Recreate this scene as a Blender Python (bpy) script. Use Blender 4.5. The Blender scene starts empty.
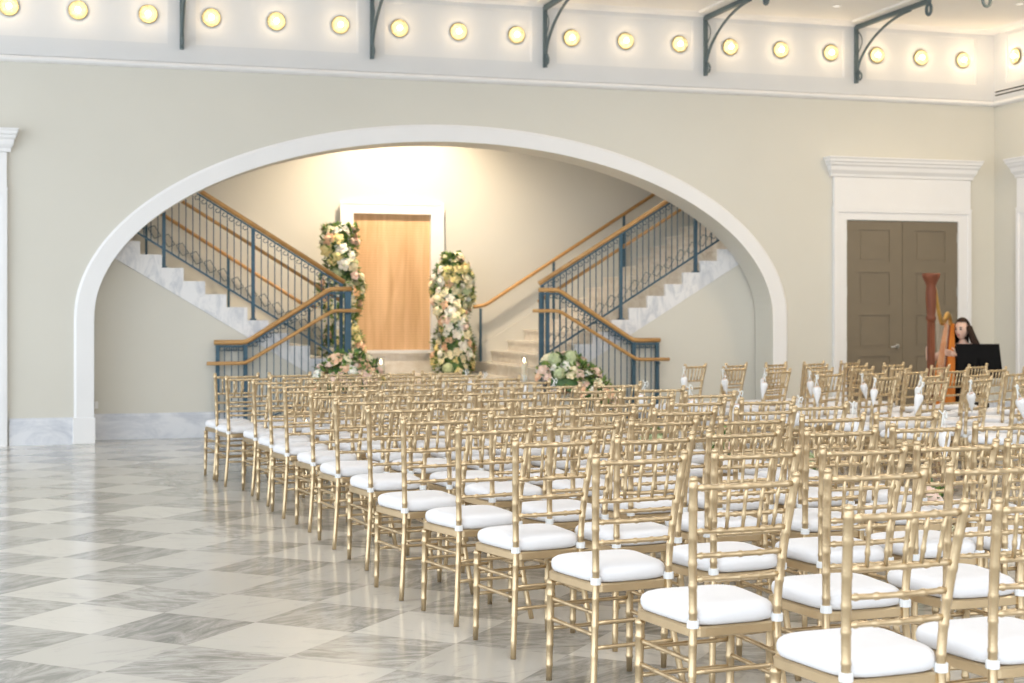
import bpy, bmesh, math, random
from mathutils import Vector, Matrix
random.seed(7)
PI = math.pi
sc = bpy.context.scene
COL = sc.collection

# ------------------------------------------------------------------ helpers
def tag(o, label=None, cat=None, group=None, kind=None):
    if label: o['label'] = label
    if cat: o['category'] = cat
    if group: o['group'] = group
    if kind: o['kind'] = kind
    return o

def empty(name, loc=(0, 0, 0), rz=0.0, label=None, cat=None, group=None):
    o = bpy.data.objects.new(name, None)
    o.empty_display_size = 0.1
    o.location = loc
    o.rotation_euler = (0, 0, rz)
    COL.objects.link(o)
    return tag(o, label, cat, group)

def obj(name, bm, m, parent=None, smooth=False):
    me = bpy.data.meshes.new(name)
    bmesh.ops.recalc_face_normals(bm, faces=bm.faces)
    bm.to_mesh(me)
    bm.free()
    for mm in (m if isinstance(m, (list, tuple)) else [m]):
        me.materials.append(mm)
    if smooth:
        for p in me.polygons:
            p.use_smooth = True
    o = bpy.data.objects.new(name, me)
    COL.objects.link(o)
    if parent is not None:
        o.parent = parent
    return o

def struct(name, bm, m, parent=None, smooth=False):
    o = obj(name, bm, m, parent, smooth)
    if parent is None:
        o['kind'] = 'structure'
    return o

def copy_tree(o, parent=None):
    c = o.copy()
    COL.objects.link(c)
    c.parent = parent
    for ch in list(o.children):
        copy_tree(ch, c)
    return c

def box(bm, x0, x1, y0, y1, z0, z1, mi=0):
    vs = [bm.verts.new(p) for p in ((x0, y0, z0), (x1, y0, z0), (x1, y1, z0), (x0, y1, z0),
                                    (x0, y0, z1), (x1, y0, z1), (x1, y1, z1), (x0, y1, z1))]
    for f in ((0, 3, 2, 1), (4, 5, 6, 7), (0, 1, 5, 4), (1, 2, 6, 5), (2, 3, 7, 6), (3, 0, 4, 7)):
        fc = bm.faces.new([vs[i] for i in f])
        fc.material_index = mi
    return vs

def BM():
    return bmesh.new()

def bevel(bm, w, seg=2):
    bmesh.ops.bevel(bm, geom=list(bm.edges), offset=w, segments=seg, affect='EDGES', profile=0.5)
    return bm

def prism_xz(bm, pts, y0, y1):
    """polygon in XZ extruded along Y"""
    a = [bm.verts.new((x, y0, z)) for x, z in pts]
    b = [bm.verts.new((x, y1, z)) for x, z in pts]
    n = len(pts)
    bm.faces.new(a)
    bm.faces.new(list(reversed(b)))
    for i in range(n):
        j = (i + 1) % n
        bm.faces.new((a[i], b[i], b[j], a[j]))

def profile_run(bm, prof, axis, a0, a1, base):
    """sweep a profile [(out, z)] along axis 'x' (out = -Y) or 'y' (out = -X)"""
    ra, rb = [], []
    for (o, z) in prof:
        if axis == 'x':
            ra.append(bm.verts.new((a0, base - o, z)))
            rb.append(bm.verts.new((a1, base - o, z)))
        else:
            ra.append(bm.verts.new((base - o, a0, z)))
            rb.append(bm.verts.new((base - o, a1, z)))
    n = len(prof)
    bm.faces.new(ra)
    bm.faces.new(list(reversed(rb)))
    for i in range(n):
        j = (i + 1) % n
        bm.faces.new((ra[i], rb[i], rb[j], ra[j]))

def frame_of(d):
    d = d.normalized()
    up = Vector((0, 0, 1)) if abs(d.z) < 0.95 else Vector((0, 1, 0))
    s = d.cross(up).normalized()
    return s, s.cross(d).normalized()

def tube(bm, pts, rad, n=8, caps=True, closed=False, flat=None):
    pts = [Vector(p) for p in pts]
    N = len(pts)
    rings = []
    ps = None
    for i, p in enumerate(pts):
        if closed:
            d = pts[(i + 1) % N] - pts[i - 1]
        else:
            d = pts[min(i + 1, N - 1)] - pts[max(i - 1, 0)]
        if ps is None:
            s, u = frame_of(d)
        else:
            dn = d.normalized()
            s = (ps - dn * ps.dot(dn)).normalized()
            u = s.cross(dn)
        ps = s
        r = rad[i] if isinstance(rad, (list, tuple)) else rad
        rs, ru = (r, r) if flat is None else (r * flat[0], r * flat[1])
        rings.append([bm.verts.new(p + s * (math.cos(2 * PI * k / n) * rs) + u * (math.sin(2 * PI * k / n) * ru)) for k in range(n)])
    M = N if closed else N - 1
    for i in range(M):
        a, b = rings[i], rings[(i + 1) % N]
        for k in range(n):
            bm.faces.new((a[k], a[(k + 1) % n], b[(k + 1) % n], b[k]))
    if caps and not closed:
        bm.faces.new(list(reversed(rings[0])))
        bm.faces.new(rings[-1])

def lathe(bm, prof, n=16, center=(0, 0, 0), axis='z', sx=1.0, sy=1.0):
    c = Vector(center)
    rings = []
    for r, h in prof:
        ring = []
        for k in range(n):
            a = 2 * PI * k / n
            x, y = r * math.cos(a) * sx, r * math.sin(a) * sy
            if axis == 'z': v = Vector((x, y, h))
            elif axis == 'y': v = Vector((x, h, y))
            else: v = Vector((h, x, y))
            ring.append(bm.verts.new(c + v))
        rings.append(ring)
    for i in range(len(rings) - 1):
        a, b = rings[i], rings[i + 1]
        for k in range(n):
            bm.faces.new((a[k], a[(k + 1) % n], b[(k + 1) % n], b[k]))
    bm.faces.new(list(reversed(rings[0])))
    bm.faces.new(rings[-1])

def ball(bm, c, r, seg=10, rings=6, s=(1, 1, 1)):
    mat = Matrix.Translation(c) @ Matrix.Diagonal((s[0], s[1], s[2], 1))
    return bmesh.ops.create_uvsphere(bm, u_segments=seg, v_segments=rings, radius=r, matrix=mat)['verts']

# ------------------------------------------------------------------ materials
def nd(nt, t, **kw):
    n = nt.nodes.new(t)
    for k, v in kw.items():
        setattr(n, k, v)
    return n

def mat(name, color, rough=0.5, metal=0.0, var=0.06, scale=6.0, bump=0.0, bscale=60.0, spec=0.5, coat=0.0, trans=0.0, ior=1.45, sub=0.0):
    m = bpy.data.materials.new(name)
    m.use_nodes = True
    nt = m.node_tree
    b = nt.nodes['Principled BSDF']
    b.inputs['Roughness'].default_value = rough
    b.inputs['Metallic'].default_value = metal
    b.inputs['Specular IOR Level'].default_value = spec
    b.inputs['Coat Weight'].default_value = coat
    b.inputs['Transmission Weight'].default_value = trans
    b.inputs['IOR'].default_value = ior
    if sub:
        b.inputs['Subsurface Weight'].default_value = sub
        b.inputs['Subsurface Radius'].default_value = (0.05, 0.03, 0.02)
    tc = nd(nt, 'ShaderNodeTexCoord')
    no = nd(nt, 'ShaderNodeTexNoise')
    no.inputs['Scale'].default_value = scale
    no.inputs['Detail'].default_value = 3
    nt.links.new(tc.outputs['Object'], no.inputs['Vector'])
    r = nd(nt, 'ShaderNodeValToRGB')
    r.color_ramp.elements[0].position = 0.3
    r.color_ramp.elements[1].position = 0.7
    r.color_ramp.elements[0].color = tuple(max(0, c * (1 - var)) for c in color) + (1,)
    r.color_ramp.elements[1].color = tuple(min(1, c * (1 + var)) for c in color) + (1,)
    nt.links.new(no.outputs['Fac'], r.inputs['Fac'])
    nt.links.new(r.outputs['Color'], b.inputs['Base Color'])
    if bump:
        n2 = nd(nt, 'ShaderNodeTexNoise')
        n2.inputs['Scale'].default_value = bscale
        nt.links.new(tc.outputs['Object'], n2.inputs['Vector'])
        bp = nd(nt, 'ShaderNodeBump')
        bp.inputs['Strength'].default_value = bump
        bp.inputs['Distance'].default_value = 0.01
        nt.links.new(n2.outputs['Fac'], bp.inputs['Height'])
        nt.links.new(bp.outputs['Normal'], b.inputs['Normal'])
    return m

def emis(name, color, strength):
    m = bpy.data.materials.new(name)
    m.use_nodes = True
    b = m.node_tree.nodes['Principled BSDF']
    b.inputs['Base Color'].default_value = color + (1,)
    b.inputs['Emission Color'].default_value = color + (1,)
    b.inputs['Emission Strength'].default_value = strength
    return m

def marble(name, base, vein, scale=2.0, stretch=(1, 1, 1), rough=0.3, amount=0.5, coords='Object'):
    m = bpy.data.materials.new(name)
    m.use_nodes = True
    nt = m.node_tree
    b = nt.nodes['Principled BSDF']
    b.inputs['Roughness'].default_value = rough
    tc = nd(nt, 'ShaderNodeTexCoord')
    mp = nd(nt, 'ShaderNodeMapping')
    mp.inputs['Scale'].default_value = stretch
    nt.links.new(tc.outputs[coords], mp.inputs['Vector'])
    no = nd(nt, 'ShaderNodeTexNoise')
    no.inputs['Scale'].default_value = scale
    no.inputs['Detail'].default_value = 8
    no.inputs['Roughness'].default_value = 0.65
    no.inputs['Distortion'].default_value = 1.2
    nt.links.new(mp.outputs['Vector'], no.inputs['Vector'])
    r = nd(nt, 'ShaderNodeValToRGB')
    e = r.color_ramp.elements
    e[0].position = 0.36; e[0].color = vein + (1,)
    e[1].position = 0.36 + 0.3 * (1 - amount) + 0.05; e[1].color = base + (1,)
    nt.links.new(no.outputs['Fac'], r.inputs['Fac'])
    nt.links.new(r.outputs['Color'], b.inputs['Base Color'])
    return m

def wood(name, c1, c2, stretch=(1, 12, 12), scale=3.0, rough=0.4, coat=0.2):
    m = bpy.data.materials.new(name)
    m.use_nodes = True
    nt = m.node_tree
    b = nt.nodes['Principled BSDF']
    b.inputs['Roughness'].default_value = rough
    b.inputs['Coat Weight'].default_value = coat
    tc = nd(nt, 'ShaderNodeTexCoord')
    mp = nd(nt, 'ShaderNodeMapping')
    mp.inputs['Scale'].default_value = stretch
    nt.links.new(tc.outputs['Object'], mp.inputs['Vector'])
    no = nd(nt, 'ShaderNodeTexNoise')
    no.inputs['Scale'].default_value = scale
    no.inputs['Detail'].default_value = 5
    nt.links.new(mp.outputs['Vector'], no.inputs['Vector'])
    r = nd(nt, 'ShaderNodeValToRGB')
    r.color_ramp.elements[0].position = 0.3; r.color_ramp.elements[0].color = c1 + (1,)
    r.color_ramp.elements[1].position = 0.7; r.color_ramp.elements[1].color = c2 + (1,)
    nt.links.new(no.outputs['Fac'], r.inputs['Fac'])
    nt.links.new(r.outputs['Color'], b.inputs['Base Color'])
    return m

M = {}
M['gold'] = mat('gold_paint', (0.61, 0.475, 0.30), 0.30, 0.85, 0.07, 9, 0.1, 120)
M['cushion'] = mat('white_cushion_cloth', (0.79, 0.79, 0.82), 0.75, 0, 0.02, 5, 0.15, 30, 0.3)
M['tie'] = mat('white_tie_cloth', (0.84, 0.86, 0.88), 0.7, 0, 0.03, 20)
M['wall'] = mat('cream_wall_paint', (0.665, 0.648, 0.59), 0.6, 0, 0.015, 1.2, 0.05, 150)
M['alcove'] = mat('alcove_wall_paint', (0.66, 0.645, 0.59), 0.6, 0, 0.015, 1.2, 0.05, 150)
M['white'] = mat('white_trim_paint', (0.82, 0.82, 0.835), 0.45, 0, 0.01, 3)
M['band'] = mat('shaded_frieze_white', (0.67, 0.68, 0.70), 0.5, 0, 0.01, 3)  # frieze white greyed: weaker lamp light and cool cast put into the colour
M['frieze'] = mat('frieze_white_paint', (0.74, 0.74, 0.745), 0.5, 0, 0.01, 3)
M['ceiling'] = mat('ceiling_paint', (0.84, 0.82, 0.80), 0.6, 0, 0.01, 2)
M['door'] = mat('taupe_door_paint', (0.20, 0.165, 0.118), 0.5, 0, 0.04, 3)
M['iron'] = mat('blue_grey_iron', (0.055, 0.115, 0.165), 0.45, 0.3, 0.08, 8)
M['bracket'] = mat('grey_green_iron', (0.12, 0.16, 0.175), 0.5, 0.3, 0.10, 8)
M['steel'] = mat('brushed_steel', (0.6, 0.6, 0.6), 0.3, 0.9, 0.03, 8)
M['rail'] = wood('honey_oak_rail', (0.44, 0.23, 0.075), (0.60, 0.34, 0.12), (2, 12, 12), 3)
M['brass'] = mat('brass_fitting', (0.46, 0.38, 0.20), 0.3, 0.8, 0.06, 12)
M['dark'] = mat('dark_slot', (0.02, 0.02, 0.02), 0.8)
M['basemarble'] = marble('grey_white_marble', (0.74, 0.76, 0.81), (0.56, 0.59, 0.66), 2.2, (1, 1, 2), 0.3, 0.5)
M['strmarble'] = marble('stringer_marble', (0.80, 0.80, 0.82), (0.58, 0.60, 0.65), 2.2, (3, 3, 1.2), 0.3, 0.6)
M['stepmarble'] = marble('step_marble', (0.80, 0.76, 0.70), (0.66, 0.60, 0.52), 3, (1, 1, 2), 0.25, 0.4)
M['bulb'] = emis('warm_bulb', (1.0, 0.90, 0.70), 6.0)
M['flame'] = emis('candle_flame', (1.0, 0.80, 0.45), 12.0)
M['wax'] = mat('ivory_wax', (0.85, 0.78, 0.62), 0.5, 0, 0.03, 5, sub=0.3)
def thin_glass():
    m = bpy.data.materials.new('clear_thin_glass'); m.use_nodes = True
    nt = m.node_tree; nt.nodes.remove(nt.nodes['Principled BSDF'])
    out = nt.nodes['Material Output']
    t = nd(nt, 'ShaderNodeBsdfTransparent'); g = nd(nt, 'ShaderNodeBsdfGlossy'); g.inputs['Roughness'].default_value = 0.05
    lw = nd(nt, 'ShaderNodeLayerWeight'); lw.inputs['Blend'].default_value = 0.5
    f = nd(nt, 'ShaderNodeMath', operation='MULTIPLY'); f.inputs[1].default_value = 0.22; nt.links.new(lw.outputs['Facing'], f.inputs[0])
    mx = nd(nt, 'ShaderNodeMixShader')
    nt.links.new(f.outputs[0], mx.inputs[0]); nt.links.new(t.outputs[0], mx.inputs[1]); nt.links.new(g.outputs[0], mx.inputs[2])
    nt.links.new(mx.outputs[0], out.inputs['Surface'])
    return m
M['glass'] = thin_glass()
M['down'] = emis('downlight_lens', (1.0, 0.92, 0.8), 1.1)

# ---- floor: diagonal checker of cream and grey veined marble
def floor_mat():
    m = bpy.data.materials.new('checker_marble_floor')
    m.use_nodes = True
    nt = m.node_tree
    L = nt.links.new
    b = nt.nodes['Principled BSDF']
    tc = nd(nt, 'ShaderNodeTexCoord')
    phi, s, tx, ty = 0.723, 0.52575, 0.12263, 6.14956
    sep = nd(nt, 'ShaderNodeSeparateXYZ')
    L(tc.outputs['Object'], sep.inputs[0])
    def mth(op, a, bb=None, c=None):
        n = nd(nt, 'ShaderNodeMath', operation=op)
        for i, v in enumerate((a, bb, c)):
            if v is None: continue
            if isinstance(v, (int, float)): n.inputs[i].default_value = v
            else: L(v, n.inputs[i])
        return n.outputs[0]
    X = mth('SUBTRACT', sep.outputs[0], tx)
    Y = mth('SUBTRACT', sep.outputs[1], ty)
    a = mth('DIVIDE', mth('ADD', mth('MULTIPLY', X, math.sin(phi)), mth('MULTIPLY', Y, math.cos(phi))), s)
    c = mth('DIVIDE', mth('SUBTRACT', mth('MULTIPLY', X, math.cos(phi)), mth('MULTIPLY', Y, math.sin(phi))), s)
    fa, fc = mth('FLOOR', a), mth('FLOOR', c)
    par = mth('FLOORED_MODULO', mth('ADD', fa, fc), 2.0)          # 0 grey, 1 cream
    cb = nd(nt, 'ShaderNodeCombineXYZ')
    L(fa, cb.inputs[0]); L(fc, cb.inputs[1])
    wn = nd(nt, 'ShaderNodeTexWhiteNoise', noise_dimensions='3D')
    L(cb.outputs[0], wn.inputs['Vector'])
    sc3 = nd(nt, 'ShaderNodeVectorMath', operation='SCALE')
    sc3.inputs['Scale'].default_value = 30.0
    L(wn.outputs['Color'], sc3.inputs[0])
    # veins run along a fixed slab direction, shifted per tile
    rot = nd(nt, 'ShaderNodeMapping')
    rot.inputs['Rotation'].default_value = (0, 0, 0.35)
    rot.inputs['Scale'].default_value = (1.5, 4.2, 1)
    cv = nd(nt, 'ShaderNodeCombineXYZ')
    L(sep.outputs[0], cv.inputs[0]); L(sep.outputs[1], cv.inputs[1])
    # small random spin per tile
    vr = nd(nt, 'ShaderNodeVectorRotate', rotation_type='Z_AXIS')
    L(cv.outputs[0], vr.inputs['Vector'])
    L(mth('MULTIPLY', mth('SUBTRACT', wn.outputs['Value'], 0.5), 1.9), vr.inputs['Angle'])
    L(vr.outputs[0], rot.inputs['Vector'])
    ad = nd(nt, 'ShaderNodeVectorMath', operation='ADD')
    L(rot.outputs[0], ad.inputs[0]); L(sc3.outputs[0], ad.inputs[1])
    n1 = nd(nt, 'ShaderNodeTexNoise')
    n1.inputs['Scale'].default_value = 2.0; n1.inputs['Detail'].default_value = 9
    n1.inputs['Roughness'].default_value = 0.72; n1.inputs['Distortion'].default_value = 1.5
    L(ad.outputs[0], n1.inputs['Vector'])
    rg = nd(nt, 'ShaderNodeValToRGB')
    e = rg.color_ramp.elements
    e[0].position = 0.40; e[0].color = (0.27, 0.265, 0.245, 1)
    e[1].position = 0.60; e[1].color = (0.52, 0.51, 0.48, 1)
    x = e.new(0.50); x.color = (0.39, 0.38, 0.355, 1)
    L(n1.outputs['Fac'], rg.inputs['Fac'])
    rc = nd(nt, 'ShaderNodeValToRGB')
    e = rc.color_ramp.elements
    e[0].position = 0.32; e[0].color = (0.44, 0.43, 0.405, 1)
    e[1].position = 0.46; e[1].color = (0.59, 0.57, 0.53, 1)
    L(n1.outputs['Fac'], rc.inputs['Fac'])
    mx = nd(nt, 'ShaderNodeMix', data_type='RGBA')
    L(par, mx.inputs['Factor']); L(rg.outputs['Color'], mx.inputs['A']); L(rc.outputs['Color'], mx.inputs['B'])
    # per tile brightness
    hv = nd(nt, 'ShaderNodeHueSaturation')
    L(mx.outputs['Result'], hv.inputs['Color'])
    L(mth('ADD', mth('MULTIPLY', wn.outputs['Value'], 0.26), 0.87), hv.inputs['Value'])
    # thin joints
    ja = mth('ABSOLUTE', mth('SUBTRACT', mth('FRACT', a), 0.5))
    jc = mth('ABSOLUTE', mth('SUBTRACT', mth('FRACT', c), 0.5))
    jm = mth('GREATER_THAN', mth('MAXIMUM', ja, jc), 0.4965)
    m2 = nd(nt, 'ShaderNodeMix', data_type='RGBA')
    L(mth('MULTIPLY', jm, 0.45), m2.inputs['Factor']); L(hv.outputs['Color'], m2.inputs['A'])
    m2.inputs['B'].default_value = (0.40, 0.38, 0.34, 1)
    L(m2.outputs['Result'], b.inputs['Base Color'])
    n3 = nd(nt, 'ShaderNodeTexNoise'); n3.inputs['Scale'].default_value = 1.5
    L(tc.outputs['Object'], n3.inputs['Vector'])
    L(mth('ADD', mth('MULTIPLY', n3.outputs['Fac'], 0.12), 0.10), b.inputs['Roughness'])
    b.inputs['Specular IOR Level'].default_value = 0.5
    return m
M['floor'] = floor_mat()

# ------------------------------------------------------------------ geometry constants (metres)
D = 17.005            # front face of the arched wall
XR = 11.781           # right wall
XL = -6.0
CX, AO, BO, ZS = 4.37, 4.355, 2.30, 1.386      # arch: centre, outer half width, rise, springing
AI, BI = AO - 0.215, BO - 0.205
ZC = 5.18             # ceiling
YB = 20.5             # alcove back wall
WT = 0.47             # arched wall thickness

# ------------------------------------------------------------------ room shell
bm = BM(); box(bm, XL, XR + 0.3, -7, YB + 0.3, -0.1, 0)
struct('floor', bm, M['floor'])
bm = BM(); box(bm, XL, XR + 0.3, 1.0, D + WT, ZC, ZC + 0.15)
struct('ceiling', bm, M['ceiling'])

# arched wall with elliptical opening
bm = BM()
NS = 72
pts_in = [(CX + (AI + 0.1) * math.cos(PI - PI * i / NS), ZS + (BI + 0.1) * math.sin(PI * i / NS)) for i in range(NS + 1)]
top = 5.2
def wallface(y):
    a = [bm.verts.new((x, y, z)) for x, z in pts_in]
    t = [bm.verts.new((x, y, top)) for x, z in pts_in]
    bl = bm.verts.new((XL, y, 0)); tl = bm.verts.new((XL, y, top)); jl = bm.verts.new((pts_in[0][0], y, 0))
    br = bm.verts.new((XR, y, 0)); tr = bm.verts.new((XR, y, top)); jr = bm.verts.new((pts_in[-1][0], y, 0))
    for i in range(NS):
        bm.faces.new((a[i], a[i + 1], t[i + 1], t[i]))
    bm.faces.new((bl, jl, a[0], t[0], tl))
    bm.faces.new((jr, br, tr, t[-1], a[-1]))
    return a, jl, jr
a1, l1, r1 = wallface(D)
a2, l2, r2 = wallface(D + WT)
for i in range(NS):
    bm.faces.new((a1[i], a2[i], a2[i + 1], a1[i + 1]))
bm.faces.new((l1, l2, a2[0], a1[0]))
bm.faces.new((r1, a1[-1], a2[-1], r2))
struct('wall_back', bm, M['wall'])

# archivolt trim: face band + intrados lining
def arch_path(a, b, z0):
    p = [(CX - a, z0)]
    p += [(CX + a * math.cos(PI - PI * i / NS), ZS + b * math.sin(PI * i / NS)) for i in range(NS + 1)]
    p += [(CX + a, z0)]
    return p
bm = BM()
outs, ins_, mid = arch_path(AO, BO, 0.295), arch_path(AI, BI, 0.295), arch_path(AO - 0.03, BO - 0.03, 0.295)
yf, yb = D - 0.035, D + WT
loops = []
for path, y in ((outs, D), (outs, D - 0.015), (mid, yf), (ins_, yf), (ins_, yb), (arch_path(AI + 0.1, BI + 0.1, 0.295), yb)):
    loops.append([bm.verts.new((x, y, z)) for x, z in path])
for k, (A, B) in enumerate(zip(loops[:-1], loops[1:])):
    for i in range(len(A) - 1):
        bm.faces.new((A[i], A[i + 1], B[i + 1], B[i])).material_index = 1 if k >= 3 else 0
struct('trim_1', bm, [M['white'], M['wall']])
for i, s in enumerate((-1, 1)):
    bm = BM()
    xa, xb = CX + s * (AO + 0.012), CX + s * (AI - 0.015)
    box(bm, min(xa, xb), max(xa, xb), D - 0.05, D + WT, 0, 0.295)
    bevel(bm, 0.006, 1)
    struct('trim_%d' % (2 + i), bm, M['white'])

# alcove shell behind the arch
bm = BM(); box(bm, XL, XR, YB, YB + 0.2, 0, 5.2)
struct('wall_alcove', bm, M['alcove'])
bm = BM(); box(bm, XL, XR + 0.3, D + WT, YB + 0.2, 5.0, 5.15)
struct('ceiling_alcove', bm, M['ceiling'])
bm = BM(); box(bm, XR - 1.2, XR - 1.0, D + WT, YB, 0, 5.0); struct('wall_alcove_right', bm, M['alcove'])
bm = BM(); box(bm, -2.4, -2.2, D + WT, YB, 0, 5.0); struct('wall_alcove_left', bm, M['alcove'])

# right wall
bm = BM(); box(bm, XR, XR + 0.3, 0, YB, 0, 5.2)
struct('wall_right', bm, M['wall'])

# marble baseboards
def base_x(name, x0, x1, y):
    bm = BM(); profile_run(bm, [(0, 0), (0.028, 0), (0.028, 0.27), (0.02, 0.285), (0.02, 0.297), (0, 0.297)], 'x', x0, x1, y)
    struct(name, bm, M['basemarble'])
base_x('baseboard_back_left', -0.66, CX - AO - 0.012, D)
base_x('baseboard_back_right', CX + AO + 0.012, 9.36, D)
base_x('baseboard_back_corner', 11.40, XR, D)
bm = BM(); profile_run(bm, [(0, 0), (0.028, 0), (0.028, 0.27), (0.02, 0.285), (0.02, 0.297), (0, 0.297)], 'y', 16.48, D - 0.03, XR)
struct('baseboard_right', bm, M['basemarble'])

# string course, frieze band and panel framing
string_prof = [(0, 4.195), (0.03, 4.20), (0.055, 4.215), (0.06, 4.235), (0.045, 4.25), (0.04, 4.262), (0, 4.268)]
bm = BM(); profile_run(bm, string_prof, 'x', XL, XR, D); struct('trim_4', bm, M['white'])
bm = BM(); profile_run(bm, string_prof, 'y', 1.0, D - 0.06, XR); struct('trim_5', bm, M['white'])
BRX = [-3.10, -0.985, 1.18, 3.35, 5.47, 7.575, 9.685]
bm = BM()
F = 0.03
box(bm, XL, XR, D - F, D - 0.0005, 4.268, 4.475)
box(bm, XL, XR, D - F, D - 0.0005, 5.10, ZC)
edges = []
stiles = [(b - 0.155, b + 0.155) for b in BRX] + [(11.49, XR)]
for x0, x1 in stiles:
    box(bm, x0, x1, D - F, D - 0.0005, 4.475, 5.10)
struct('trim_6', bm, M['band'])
bm = BM()
box(bm, XL, XR, D - 0.006, D - 0.0008, 4.475, 5.10)
struct('trim_7', bm, M['frieze'])
# panel beads
for i in range(len(stiles) - 1):
    x0, x1 = stiles[i][1], stiles[i + 1][0]
    if x1 < -1: continue
    bm = BM()
    for (o, w) in ((0.0, 0.018),):
        box(bm, x0, x1, D - 0.022, D - 0.006, 4.475, 4.475 + w)
        box(bm, x0, x1, D - 0.022, D - 0.006, 5.10 - w, 5.10)
        box(bm, x0, x0 + w, D - 0.022, D - 0.006, 4.475 + w, 5.10 - w)
        box(bm, x1 - w, x1, D - 0.022, D - 0.006, 4.475 + w, 5.10 - w)
    struct('trim_%d' % (20 + i), bm, M['frieze'])
# same on the right wall
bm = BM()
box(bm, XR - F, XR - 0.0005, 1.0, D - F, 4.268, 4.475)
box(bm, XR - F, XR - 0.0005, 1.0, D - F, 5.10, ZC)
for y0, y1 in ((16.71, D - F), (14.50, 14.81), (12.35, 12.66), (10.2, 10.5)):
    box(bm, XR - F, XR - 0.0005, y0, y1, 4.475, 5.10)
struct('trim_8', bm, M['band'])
bm = BM(); box(bm, XR - 0.006, XR - 0.0008, 1.0, D - F, 4.475, 5.10); struct('trim_9', bm, M['frieze'])
# crown where wall meets ceiling
crown = [(0, ZC - 0.035), (0.03, ZC - 0.035), (0.05, ZC - 0.02), (0.16, ZC - 0.012), (0.18, ZC), (0, ZC)]
bm = BM(); profile_run(bm, crown, 'x', XL, XR, D - F); struct('trim_10', bm, M['white'])
bm = BM(); profile_run(bm, crown, 'y', 1.0, D - F - 0.18, XR - F); struct('trim_11', bm, M['white'])
# shallow ceiling ribs running out over the brackets
for i, b in enumerate(BRX[1:]):
    bm = BM(); box(bm, b - 0.16, b + 0.16, 12.0, D - F - 0.19, ZC - 0.025, ZC)
    struct('trim_%d' % (30 + i), bm, M['ceiling'])

# ------------------------------------------------------------------ door cases
corn = lambda zt: [(0, zt - 0.25), (0.05, zt - 0.25), (0.055, zt - 0.215), (0.09, zt - 0.17), (0.10, zt - 0.12), (0.125, zt - 0.10),
                   (0.13, zt - 0.075), (0.15, zt - 0.06), (0.155, zt - 0.03), (0.17, zt - 0.015), (0.17, zt), (0, zt)]
def cornice_x(bm, x0, x1, y, zt):
    """mitred cornice: x range is the body, profile steps out on both ends"""
    P = corn(zt)
    A = [bm.verts.new((x0 - o * 0.72, y - o, z)) for o, z in P]
    B = [bm.verts.new((x1 + o * 0.72, y - o, z)) for o, z in P]
    A0 = [bm.verts.new((x0 - o * 0.72, y, z)) for o, z in P]
    B0 = [bm.verts.new((x1 + o * 0.72, y, z)) for o, z in P]
    for Q, R in ((A0, A), (A, B), (B, B0)):
        for i in range(len(P) - 1):
            bm.faces.new((Q[i], R[i], R[i + 1], Q[i + 1]))
    bm.faces.new((A0[0], A[0], B[0], B0[0]))
    bm.faces.new((A0[-1], A[-1], B[-1], B0[-1]))

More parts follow.
